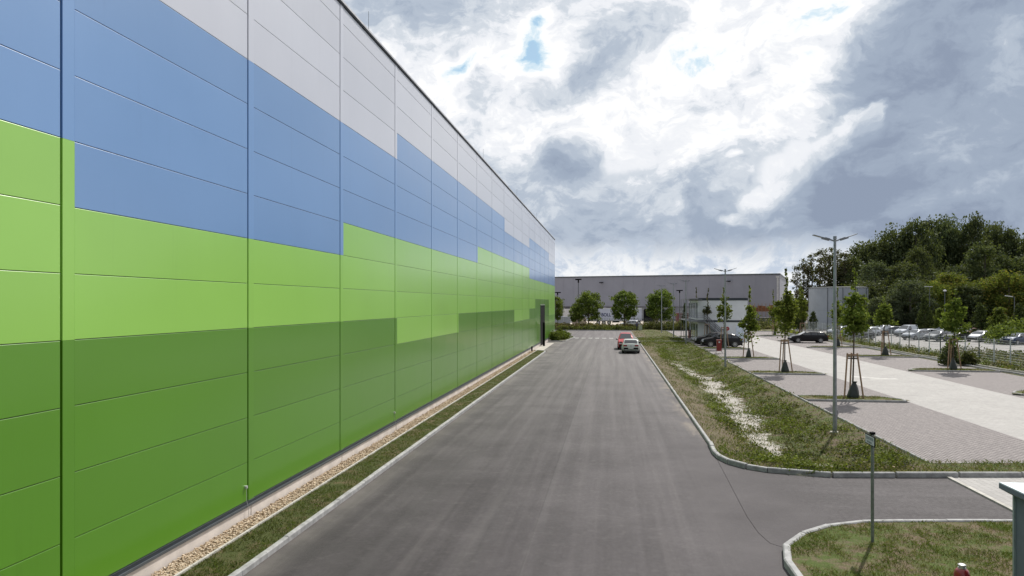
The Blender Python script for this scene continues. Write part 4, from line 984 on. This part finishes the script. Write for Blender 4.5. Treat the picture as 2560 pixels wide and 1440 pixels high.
# banner, flagpoles, barrier
x, y = GD(2227, 160); bn = empty('banner', (x, y, 0), -.1, 'blurred red and white banner at the edge of the wood', 'banner')
mb = MB(); mb.box(-1.75, 1.75, 0, .03, .5, 2.5, 0); b0 = mb.build('cloth', M('banner_red', (.42,.07,.10), .6, var=.3, vs=1.5), bn)
mb = MB(); mb.box(-1.70, -.35, -.012, -.002, .62, .92, 0); mb.box(-1.70, -.2, -.012, -.002, 1.2, 1.5, 0); mb.box(-1.70, -.5, -.012, -.002, 1.8, 2.1, 0); mb.build('pale_stripe', M('banner_pale', (.45,.42,.50), .6), b0)
for s in (-1.8, 1.8): mb = MB(); mb.tube([(s,0,0),(s,0,2.7)], .05, 6); mb.build('post', m_galv, bn)
for i, (px, tp, lb) in enumerate(((2217,749,'bare pale flagpole left of the flag, before the wood'),(2255,749,'flagpole carrying a limp white flag, before the wood'),(2331,751,'bare pale flagpole right of the flag, before the wood'))):
    d = 158; x, y = GD(px, d); r = empty('flagpole', (x, y, 0), 0, lb, 'flagpole', 'flagpoles before the wood'); h = ZD(tp, d)
    mb = MB(); mb.tube([(0,0,0),(0,0,h)], [.07,.045], 8); mb.build('pole', M('flagpole_white', (.6,.6,.58), .4), r)
    if i == 1:
        mb = MB(); n = 8; vs = []
        for k in range(n):
            q = k/(n-1); vs += [(-q*2.0, .16*math.sin(q*6), h-.15-q*2.0), (-q*1.9, .16*math.sin(q*6+.6), h-1.0-q*1.1 if q < .9 else h-2.3)]
        vs = []; 
        for k in range(n):
            q = k/(n-1); vs += [(-q*2.0, .18*math.sin(q*7), h-.2-q*1.5), (-q*2.0, .18*math.sin(q*7+.5), h-1.9+.02*q)]
        mb.add(vs, [(2*k,2*k+1,2*k+3,2*k+2) for k in range(n-1)]); mb.build('flag', M('flag_white', (.5,.5,.48), .7), r)
x, y = GD(2018, 150); br = empty('barrier', (x, y, 0), 0, 'red and white boom barrier raised slightly, behind the black estate car', 'barrier')
mb = MB()
for k in range(8): mb.bar((-2.3+k*.62, 0, .95+k*.135), (-2.3+(k+1)*.62-.002, 0, .95+(k+1)*.135), .12, .16, mi=k % 2)
mb.build('boom', [m_red, m_plate], br); mb = MB(); mb.box(2.5, 2.9, -.2, .2, 0, 2.1); mb.build('cabinet', m_galv, br)
x, y = GD(2021, 168); r = empty('gate_frame_lamp', (x, y, 0), 0, 'small pale post with a flat crosspiece in front of the storage tank', 'post')
mb = MB(); mb.tube([(0,0,0),(0,0,3.1)], .12, 8); mb.build('post', m_wh2, r); mb = MB(); mb.box(-.9, .9, -.1, .1, 3.1, 3.25); mb.build('crosspiece', m_wh2, r)
for i, (px, d, tp, lb) in enumerate(((2324,135,717,'pale flat street lamp in front of the yellowish trees, left one'),(2362,128,729,'small round-headed street lamp in front of the wood, middle one'),(2536,120,742,'long-armed street lamp at the right edge before the wood'))):
    x, y = GD(px, d); h = ZD(tp, d); r = empty('path_lamp', (x, y, 0), 0, lb, 'street lamp', 'street lamps before the wood')
    mb = MB(); mb.tube([(0,0,0),(0,0,h)], [.09,.05], 8)
    if i == 2: mb.tube([(0,0,h-.05),(-1.1,0,h+.15)], .04, 6)
    mb.build('pole', m_flash, r); mb = MB()
    if i == 1: mb.lathe([(.05,h),(.28,h+.05),(.28,h+.2),(.1,h+.35)], 12)
    else: mb.bar((-1.4 if i else -.9,0,h+.06+.14*(i > 0)),(-.3 if i == 2 else .5,0,h+.02), .3, .12)
    mb.build('lamp_head', m_wh2, r)

# ------------------------------------------------------------------ two-storey container office
m_pan = M('office_panel', (.70,.73,.77), .5, var=.05, vs=.8); m_win = M('office_glass', (.10,.14,.14), .08, spec=.8, var=.2); m_rail = M('rail_steel', (.19,.20,.22), .5, .3)
OX, OY, OW, OD = 11.55, 99.9, 6.45, 12.0
of = empty('container_office', (OX, OY, 0), 0, 'two-storey pale grey container office with dark roof bands beside the car park', 'office building')
mb = MB(); mb.box(0, OW, 0, OD, .05, 2.70); mb.box(0, OW, 0, OD, 2.96, 5.62)
for i in range(31):
    for z0, z1 in ((.12, 2.66), (3.02, 5.58)): mb.box(.1+i*.205, .2+i*.205, -.014, -.001, z0, z1)
mb.build('wall', m_pan, of)
mb = MB(); mb.box(-.03, OW+.03, -.04, OD+.03, 2.701, 2.959); mb.build('floor_band', m_flash2, of)
mb = MB(); mb.box(-.03, OW+.03, -.04, OD+.03, 5.621, 5.93); mb.box(.1, OW-.1, .1, OD-.1, 5.931, 5.96); mb.build('roof', m_flash2, of)
mb = MB(); mb.box(4.95, 5.95, -.05, -.015, .12, 2.25); dr = mb.build('door', M('office_door', (.60,.68,.80), .4), of, ); tag(dr, 'pale blue-white door')
mb = MB(); mb.box(5.1, 5.16, -.09, -.051, 1.05, 1.12); mb.build('handle', m_black, dr)
for zf in (0.1, 3.0):
    for k in range(4):
        y0 = .35+k*3.0
        f = MB(); f.box(-.05, -.002, y0, y0+2.3, zf+.15, zf+2.35); fr = f.build('window', m_wh2, of)
        g = MB(); g.box(-.06, -.051, y0+.08, y0+1.08, zf+.22, zf+2.28); g.build('pane', m_win, fr); g = MB(); g.box(-.06, -.051, y0+1.2, y0+2.22, zf+.22, zf+2.28); g.build('pane', m_win, fr)
# gallery and stairs
mb = MB(); mb.box(-1.25, -.07, -1.1, OD, 2.78, 2.88); mb.box(-.07, .7, -1.1, -.06, 2.78, 2.88)
for y in (-1.0, 3.2, 7.4, 11.6): mb.box(-1.22, -1.14, y, y+.08, 0, 2.78)
mb.build('gallery', m_rail, of)
mb = MB()
def rail(p, q, n):
    p, q = Vector(p), Vector(q)
    for h in (.5, .78, 1.05): mb.tube([p+Vector((0,0,h)), q+Vector((0,0,h))], .025, 5)
    for i in range(n+1): a = p.lerp(q, i/n); mb.tube([a, a+Vector((0,0,1.05))], .025, 5)
rail((-1.22,-1.06,2.88),(-1.22,OD-.1,2.88), 8); rail((-1.22,-1.06,2.88),(.65,-1.06,2.88), 2)
mb.build('gallery_railing', m_rail, of)
mb = MB(); mb.bar((.72,-1.05,2.82),(3.6,-1.05,.15), .05, .22); mb.bar((.72,-.2,2.82),(3.6,-.2,.15), .05, .22)
for i in range(14): k = (i+.5)/14; mb.box(.72+2.88*k-.02, .72+2.88*k+.22, -1.02, -.23, 2.85-2.7*k-.03, 2.85-2.7*k)
mb.build('stairs', m_rail, of)
mb = MB(); rail((.72,-1.06,2.82),(3.6,-1.06,.12), 4); rail((.72,-.18,2.82),(3.6,-.18,.12), 4); mb.build('stair_railing', m_rail, of)
mb = MB(); mb.box(-1.25, .4, -1.1, OD, 5.75, 5.82)
for y in (-1.0, 3.2, 7.4, 11.6): mb.box(-1.22, -1.16, y, y+.06, 2.88, 5.75)
mb.build('canopy', m_rail, of)
mb = MB(); mb.box(-.9, 1.6, 0, .0, 0, 0) if False else None

# small street furniture
def bin_(x, y, label, m, s=1.):
    r = empty('litter_bin', (x, y, .05), 0, label, 'litter bin'); mb = MB(); mb.box(-.24*s,.24*s,-.2*s,.2*s,.28,1.35); mb.box(-.27*s,.27*s,-.23*s,.23*s,1.352,1.42); mb.build('body', m, r)
    mb = MB(); mb.box(-.08,.08,-.215*s,-.201*s,1.12,1.26); mb.build('label_plate', m_plate, r)
    mb = MB()
    for a, b in ((-.2,-.18),(.2,-.18),(-.2,.18),(.2,.18)): mb.bar((a,b,.28),(a*1.9,b*1.9,0), .02)
    mb.bar((-.38,-.34,.02),(.38,-.34,.02), .02); mb.build('leg_frame', m_rail, r)
bin_(10.95, 76.6, 'dark red litter bin on thin legs at the edge of the car park', M('bin_red', (.20,.022,.018), .5))
bin_(10.9, 104.5, 'small dark red litter bin beside the far lamp left of the container office', M('bin_red', (.20,.022,.018)), .8)
x, y = 15.0, 97.6; r = empty('round_sign', (x, y, .05), 0, 'round red sign on a thin pole in front of the container office wall', 'sign')
mb = MB(); mb.tube([(0,0,0),(0,0,2.0)], .03, 8); mb.build('pole', m_galv, r); mb = MB(); mb.tube([(0,-.05,1.85),(0,-.035,1.85)], .27, 24); pl = mb.build('disc', M('sign_red', (.32,.02,.03), .4), r)
mb = MB(); mb.box(-.11,.11,-.056,-.051,1.81,1.89); mb.build('bar', M('sign_dim_white', (.35,.3,.3), .4), pl); mb = MB(); mb.tube([(0,-.04,1.18),(0,-.03,1.18)], .09, 16); mb.build('small_disc', m_plate, r)
x, y = GD(1601, 134); r = empty('cable_pillar', (x, y, .0), .1, 'small pale green cable pillar beyond the red car', 'utility box'); mb = MB(); mb.box(-.3,.3,-.15,.15,0,1.05); mb.build('body', M('pale_green', (.30,.36,.27), .6), r); mb = MB(); mb.box(-.33,.33,-.18,.18,1.052,1.12); mb.build('lid', M('pale_green', (.3,.36,.27)), r)

# ------------------------------------------------------------------ mesh fences
m_fp = M('fence_post', (.46,.50,.52), .5, .2); m_fd = M('fence_post_dark', (.02,.045,.035), .5); m_wire = M('fence_wire', (.50,.53,.54), .5, .2)
def fence(P, h, label, step=2.5, dark=None, vw=.12):
    r = empty('mesh_fence', (*P[0], 0), 0, label, 'fence'); mbw = MB(); o0 = Vector((*P[0], 0)); cnt = 0
    for a, b in zip(P[:-1], P[1:]):
        a = Vector((*a, 0))-o0; b = Vector((*b, 0))-o0; L = (b-a).length; n = max(1, round(L/step)); d = (b-a)/L
        for i in range(n+1):
            q = a+d*(L*i/n); mb = MB(); mb.bar(q, q+Vector((0,0,h+.08)), .08, .06, up=(0,1,0))
            if cnt < 99: mb.build('post', m_fd if (dark and dark(cnt)) else m_fp, r)
            cnt += 1
        for k in range(11):
            z = .1+k*(h-.1)/10; mbw.bar(a+Vector((0,0,z)), b+Vector((0,0,z)), .016, .016)
        for i in range(int(L/vw)): q = a+d*(i*vw); mbw.bar(q+Vector((0,0,.08)), q+Vector((0,0,h)), .005, .005, up=(0,1,0))
    mbw.build('wire_mesh', m_wire, r); return r
fence([(32.2,36),(32.2,132)], 2.15, 'wire mesh fence with grey and green posts along the right of the car park', 2.55, dark=lambda c: c % 3 == 1)
fence([(-14,160),(9.5,160),(24,159),(70,152)], 2.0, 'far wire mesh fence in front of the lorry and the yard', 3.2, vw=.25)

# ------------------------------------------------------------------ the pedestrian
def person(x, y, z, rz, label):
    """one skinned body walking, seen from behind"""
    V = [(0,0,.98),(0,0,1.12),(0,.0,1.30),(0,0,1.46),(0,.01,1.54),(0,.02,1.62),(0,.02,1.70),   # 0-6 pelvis..head
         (.11,0,.92),(.12,.10,.52),(.12,-.02,.10),(.12,.12,.05),                                # 7-10 leg
         (-.11,0,.92),(-.12,-.04,.50),(-.12,-.22,.12),(-.12,-.10,.04),                          # 11-14
         (.19,0,1.43),(.25,-.05,1.16),(.25,.06,.94),(.25,.10,.86),
         (-.19,0,1.43),(-.25,.03,1.16),(-.24,.16,.98),(-.24,.20,.91)]
    E_ = [(0,1),(1,2),(2,3),(3,4),(4,5),(5,6),(0,7),(7,8),(8,9),(9,10),(0,11),(11,12),(12,13),(13,14),(3,15),(15,16),(16,17),(17,18),(3,19),(19,20),(20,21),(21,22)]
    Rr = [.15,.14,.16,.13,.055,.085,.095,.095,.07,.05,.045,.095,.07,.05,.045,.065,.05,.04,.035,.065,.05,.04,.035]
    me = bpy.data.meshes.new('person'); me.from_pydata(V, E_, []); m = [M('navy_jacket', (.025,.035,.09), .8), M('dark_trousers', (.012,.013,.018), .8), M('skin', (.45,.27,.19), .6), M('dark_hair', (.02,.015,.01), .8)]
    o = bpy.data.objects.new('person', me); COL.objects.link(o)
    md = o.modifiers.new('skin', 'SKIN'); sv = me.skin_vertices[0].data
    for i, q in enumerate(Rr): sv[i].radius = (q, q*.8)
    sv[0].use_root = True
    o.modifiers.new('sub', 'SUBSURF').levels = 2; o.modifiers['sub'].render_levels = 2
    bpy.context.view_layer.update(); dg = bpy.context.evaluated_depsgraph_get(); me2 = bpy.data.meshes.new_from_object(o.evaluated_get(dg)); bpy.data.objects.remove(o)
    me2.materials.clear()
    for q in m: me2.materials.append(q)
    for p in me2.polygons:
        c = p.center; p.use_smooth = True
        p.material_index = 3 if (c.z > 1.60 and c.y < .06 or c.z > 1.70) else 2 if c.z > 1.50 or (abs(c.x) > .2 and c.z < .93) else 0 if c.z > .92 else 1
    o = bpy.data.objects.new('person', me2); COL.objects.link(o); o.location = (x, y, z); o.rotation_euler.z = rz
    return tag(o, label, 'person')
x, y = GD(1592, 136.2); person(x, y, 0.0, .3, 'person in a navy jacket and dark trousers walking away beyond the red car')

# ------------------------------------------------------------------ ground vegetation
GV1 = leafmat('weed_green', (.062, .092, .014), (.135, .180, .028), (.21, .25, .06), .30, .5)
GV2 = leafmat('weed_dark', (.034, .042, .016), (.070, .078, .028), (.12, .11, .055), .25, .5)
GV3 = leafmat('weed_dry', (.15, .130, .060), (.23, .20, .09), (.28, .23, .13), .25, .5)
GV4 = leafmat('grass_blade', (.038, .070, .013), (.078, .128, .024), (.16, .17, .055), .30, .9)
GV5 = leafmat('grass_dry', (.16, .13, .065), (.23, .19, .10), (.27, .23, .13), .3, .9)
def zgv(P): return np.array([zground(float(x), float(y)) for x, y in P])
def fbm(x, y, s, o=0): return mnoise.noise(Vector((x*s, y*s, o)))+.5*mnoise.noise(Vector((x*s*2.1, y*s*2.1, o+5)))+.25*mnoise.noise(Vector((x*s*4.3, y*s*4.3, o+9)))
def blades(name, pts, hgt, wid, mats, midx, rg, lean=.5, label=None, cat=None):
    n = len(pts); th = rg.uniform(0, 2*math.pi, n); a = np.stack([np.cos(th), np.sin(th), np.zeros(n)], 1)
    h = hgt*rg.uniform(.45, 1.3, n); w = wid*rg.uniform(.6, 1.3, n)
    ld = rg.normal(size=(n, 2))*lean*h[:, None]
    base = pts; tip = base+np.stack([ld[:, 0], ld[:, 1], h], 1)
    mid_ = base+np.stack([ld[:, 0]*.35, ld[:, 1]*.35, h*.6], 1)
    V = np.empty((n, 4, 3)); V[:, 0] = base-a*w[:, None]*.5; V[:, 1] = base+a*w[:, None]*.5; V[:, 2] = mid_+a*w[:, None]*.6; V[:, 3] = tip
    o = np_mesh(name, V.reshape(-1, 3), 4, mats, None, midx); return tag(o, label, cat, kind='stuff')
rg = np.random.default_rng(5)
# swale plants: leafy clumps on the slopes, thin in the sandy middle and on the dusty left bank
cl = []; cm_ = []; P = []
N = 0
while N < 2600*9:
    y = 23.4+(rg.uniform()**1.55)*84; x = rg.uniform(3.72, 10.1)
    if not inside(x, y, REG): continue
    N += 1
    xc = 6.55+.45*math.sin(y*.16); n1 = fbm(x, y, .45, 1); n2 = fbm(x, y, 1.4, 3)
    sandy = math.exp(-((x-xc)/1.0)**2)*(1 if y < 72 else .2)
    left = sstep(xc-.7-x, 0, 1.2)*(1-sstep(y, 80, 95))
    edge = sstep(x, 8.9, 9.9)*(1-sstep(y, 60, 80))
    want = .50+.75*n1+.35*n2-.95*sandy*(.55+1.3*n2)-.82*left-.60*edge+.25*math.exp(-((x-(xc-1.2))/.6)**2)
    if rg.uniform() > want: continue
    P.append((x, y)); 
    g = n1+.5*n2+rg.normal()*.25+.25*sstep(y, 40, 90)-.35*edge-.25*left
    cm_.append(0 if g > .10 else 1 if g > -.38 else 2)
P = np.array(P); cm_ = np.array(cm_); zz = zgv(P)
per = 7; C3 = np.repeat(np.column_stack([P, zz]), per, axis=0); sz = np.repeat(rg.uniform(.5, 1.3, len(P)), per)
C3 = C3+rg.normal(size=C3.shape)*np.array([.13, .13, .0])*sz[:, None]; C3[:, 2] += np.abs(rg.normal(size=len(C3)))*.075*sz+.015
o = np_mesh('weeds', quads(C3, .046, rg, 1.1), 4, [GV1, GV2, GV3], None, np.repeat(cm_, per)); tag(o, 'green weeds and ground cover growing in the swale', 'weeds', kind='stuff')
# grasses over the swale, the verges and the island
def scatter(n, poly, rg, z, power=1.0):
    xs_ = [p[0] for p in poly]; ys_ = [p[1] for p in poly]; out = []
    while len(out) < n:
        x = rg.uniform(min(xs_), max(xs_)); y = min(ys_)+(rg.uniform()**power)*(max(ys_)-min(ys_))
        if inside(x, y, poly): out.append((x, y))
    return np.array(out)
def grassfield(name, n, poly, zf, hgt, wid, label, power=1., thr=-.15, nscale=1.0, mats=(GV4, GV5)):
    P = scatter(n, poly, rg, 0, power); nn = np.array([fbm(x, y, nscale, 2) for x, y in P]); keep = nn+rg.normal(size=len(P))*.22 > thr; P = P[keep]; nn = nn[keep]
    z = zgv(P) if zf is None else np.full(len(P), zf)
    mi = (nn+rg.normal(size=len(P))*.3 < .05).astype(int)
    blades(name, np.column_stack([P, z-.01]), hgt, wid, list(mats), mi, rg, .55, label, 'grass')
grassfield('grass', 52000, [p for p in REG if p[0] < 10.2 or p[1] < 27], None, .11, .012, 'thin grass on the banks of the swale', 2.0, -.2, .8)
grassfield('grass', 60000, [(3.75,12.2),(3.72,14.6)]+isl_in[3:]+[(12.5,12.2)], .115, .06, .007, 'patchy short grass on the kerbed island in the lower right corner', 1., -.12, 1.3)
grassfield('grass', 46000, [(-8.08,9),(-7.18,9),(-7.18,77),(-8.08,78)], .10, .055, .009, 'thin strip of grass between the gravel and the kerb along the hall', 2.2, -.3, 1.5, (GV4, GV2))
for isn in (0,):
    for y in LI: grassfield('grass', 1800, [(10.4,y+.1),(15.1,y+.15),(14.5,y+1.6),(10.4,y+1.6)], .13, .09, .02, 'short grass in a left tree island', 1., -.3, 1.)
    for y in RI: grassfield('grass', 1800, [(28.7,y+.1),(23.0,y+.15),(23.6,y+1.75),(28.7,y+1.75)], .13, .09, .025, 'short grass in a right tree island', 1., -.3, 1.)
# gravel stones at the foot of the wall
n = 15000; y = 9+(rg.uniform(size=n)**2.0)*69; x = rg.uniform(-8.66, -8.15, n); s = rg.uniform(.014, .034, n)*(1+y/60)
base = np.array([(-1,-1,-1),(1,-1,-1),(1,1,-1),(-1,1,-1),(-.7,-.7,.8),(.7,-.6,.9),(.6,.7,.7),(-.7,.6,.9)], float)
fq = [(0,1,5,4),(1,2,6,5),(2,3,7,6),(3,0,4,7),(4,5,6,7)]
th = rg.uniform(0, 6.28, n); c_, s_ = np.cos(th), np.sin(th)
bv = base[None]*s[:, None, None]*(rg.uniform(.6, 1.25, (n, 8, 3)))
R0 = bv.copy(); R0[..., 0] = bv[..., 0]*c_[:, None]-bv[..., 1]*s_[:, None]; R0[..., 1] = bv[..., 0]*s_[:, None]+bv[..., 1]*c_[:, None]
R0[..., 0] += x[:, None]; R0[..., 1] += y[:, None]; R0[..., 2] += .06+rg.uniform(0, .03, n)[:, None]
V = R0[:, np.array(fq)].reshape(-1, 3)
m, t, b = newmat('gravel_stone'); gi = t.noise(t.vmap(coord(t), (1,1,1)), 38, 1); gc = t.new('ShaderNodeValToRGB'); t.l.new(gi, gc.inputs[0])
gc.color_ramp.elements[0].position = .32; gc.color_ramp.elements[0].color = (.20,.13,.08,1); gc.color_ramp.elements[1].position = .66; gc.color_ramp.elements[1].color = (.62,.55,.45,1); e_ = gc.color_ramp.elements.new(.5); e_.color = (.44,.33,.21,1)
t.l.new(gc.outputs[0], b.inputs['Base Color']); b.inputs['Roughness'].default_value = .85
tag(np_mesh('gravel', V, 4, m), 'tan gravel along the foot of the coloured hall', 'gravel', kind='stuff')
# tall weeds along both fences
def tallweeds(name, n, poly, hgt, label, mats, spread=.28, leaf=.09, per=16, zf=0., power=1., cover=0.):
    P = scatter(n, poly, rg, 0, power); P = np.array([p for p in P if fbm(p[0], p[1], .35, 8) > cover-.35]); hh = np.array([max(.18, hgt*(.75+.9*fbm(px_, py_, .5, 4))) for px_, py_ in P])
    k = rg.uniform(0, 1, (len(P), per)); C3 = np.repeat(np.column_stack([P, np.full(len(P), zf)]), per, axis=0)
    C3[:, 2] += (k*hh[:, None]).ravel(); C3[:, :2] += rg.normal(size=(len(C3), 2))*spread*(1-.4*k.ravel())[:, None]
    mi = np.repeat(np.array([0 if fbm(a, b_, .6, 6)+rg.normal()*.2 > .35 else 1 if rg.uniform() < .75 else 2 for a, b_ in P]), per)
    tag(np_mesh(name, quads(C3, leaf, rg, .3), 4, mats, None, mi), label, 'weeds', kind='stuff')
tallweeds('weeds', 1000, [(30.3,44),(33.6,40),(34.5,86),(35.5,134),(30.0,134)], .50, 'tall wild plants along the car park fence', [GV1, GV2, GV3], power=1.2)
tallweeds('weeds', 1300, [(33.6,40),(60,52),(60,68),(40,80),(35,86)], .7, 'rough field plants beyond the car park fence', [GV1, GV2, GV3], .35, .11)
tallweeds('weeds', 1500, [(-30,150),(30,150),(30,159),(-30,159)], .95, 'brownish tall plants along the far fence', [GV2, GV3, GV3], .4, .16)
tallweeds('weeds', 900, [(8.5,150),(32,148),(32,156),(8.5,158)], 1.6, 'taller dark plants right of the lorry', [GV2, GV2, GV3], .45, .16)
tallweeds('hedge', 2600, [(-34,139),(6.5,139),(6.5,141.6),(-34,141.6)], .85, 'low dark hedge along the far edge of the road', [GV2, GV2, GV1], .22, .11)
tallweeds('hedge', 900, [(6.5,140),(26,140),(26,144),(6.5,144)], 1.5, 'dark bushes at the head of the swale', [LB, GV2, GV2], .35, .14)
tallweeds('weeds', 1300, [(60,154),(34,160),(30,165),(110,162),(110,152)], 1.2, 'pale grasses between the far car park and the wood', [GV3, GV1, GV3], .5, .2)
# single bushes
def bush(px, d, w, h, m, label, z=0.):
    r_ = np.random.default_rng(int(px)); P, C_ = crown_pts(40, 50, lambda k: math.sin(math.pi*min(1, k*.8+.25))**.6, r_, cr=.22*w, z0=.1*h, z1=h, rad=w*.85, shell=.3, lump=.2)
    r = empty('bush', (*GD(px, d), z), 0, label, 'bush'); mb = MB()
    for i in range(5): c = C_[i]; mb.tube([(0,0,0),tuple(c*.6),tuple(c)], [.03,.02,.008], 5)
    mb.build('stems', m_bark, r); np_mesh('foliage', quads(P, .07+.03*w, r_), 4, m, r)
for i, (dx_, dy_, s_, h_) in enumerate(((-7.9,100.4,.9,1.2),(-7.3,103.,.95,1.3),(-6.8,106.,.8,1.05),(-7.7,107.6,.9,1.2))):
    d = -dx_*sa+dy_*ca; px = 1280+F*(dx_*ca+dy_*sa)/d
    bush(px, d, s_, h_, GV1 if i % 2 else LC, f'leafy shrub in the hall corner bed, {["nearest to the gate","second from the gate","third from the gate, at the tip","farthest, against the wall"][i]}', .05)
bush(2374, 60.5, .8, 1.9, LB, 'dark dense bush by the mesh fence, left of the near right stakes')
bush(2420, 60, .7, 1.1, GV2, 'low bush by the mesh fence, right of the near right stakes')
bush(2300, 148, 2.2, 3.4, LBr, 'rusty brown bush below the flagpoles')
bush(2545, 96, 3.2, 2.7, GV1, 'broad hedge-like bush behind the fence at the right edge')
bush(2505, 94, 2.6, 2.2, LC, 'rounded bush under the bright cone-shaped tree at the right')
S.cycles.max_bounces = 4; S.cycles.diffuse_bounces = 2; S.cycles.glossy_bounces = 3; S.cycles.transmission_bounces = 4; S.cycles.transparent_max_bounces = 6
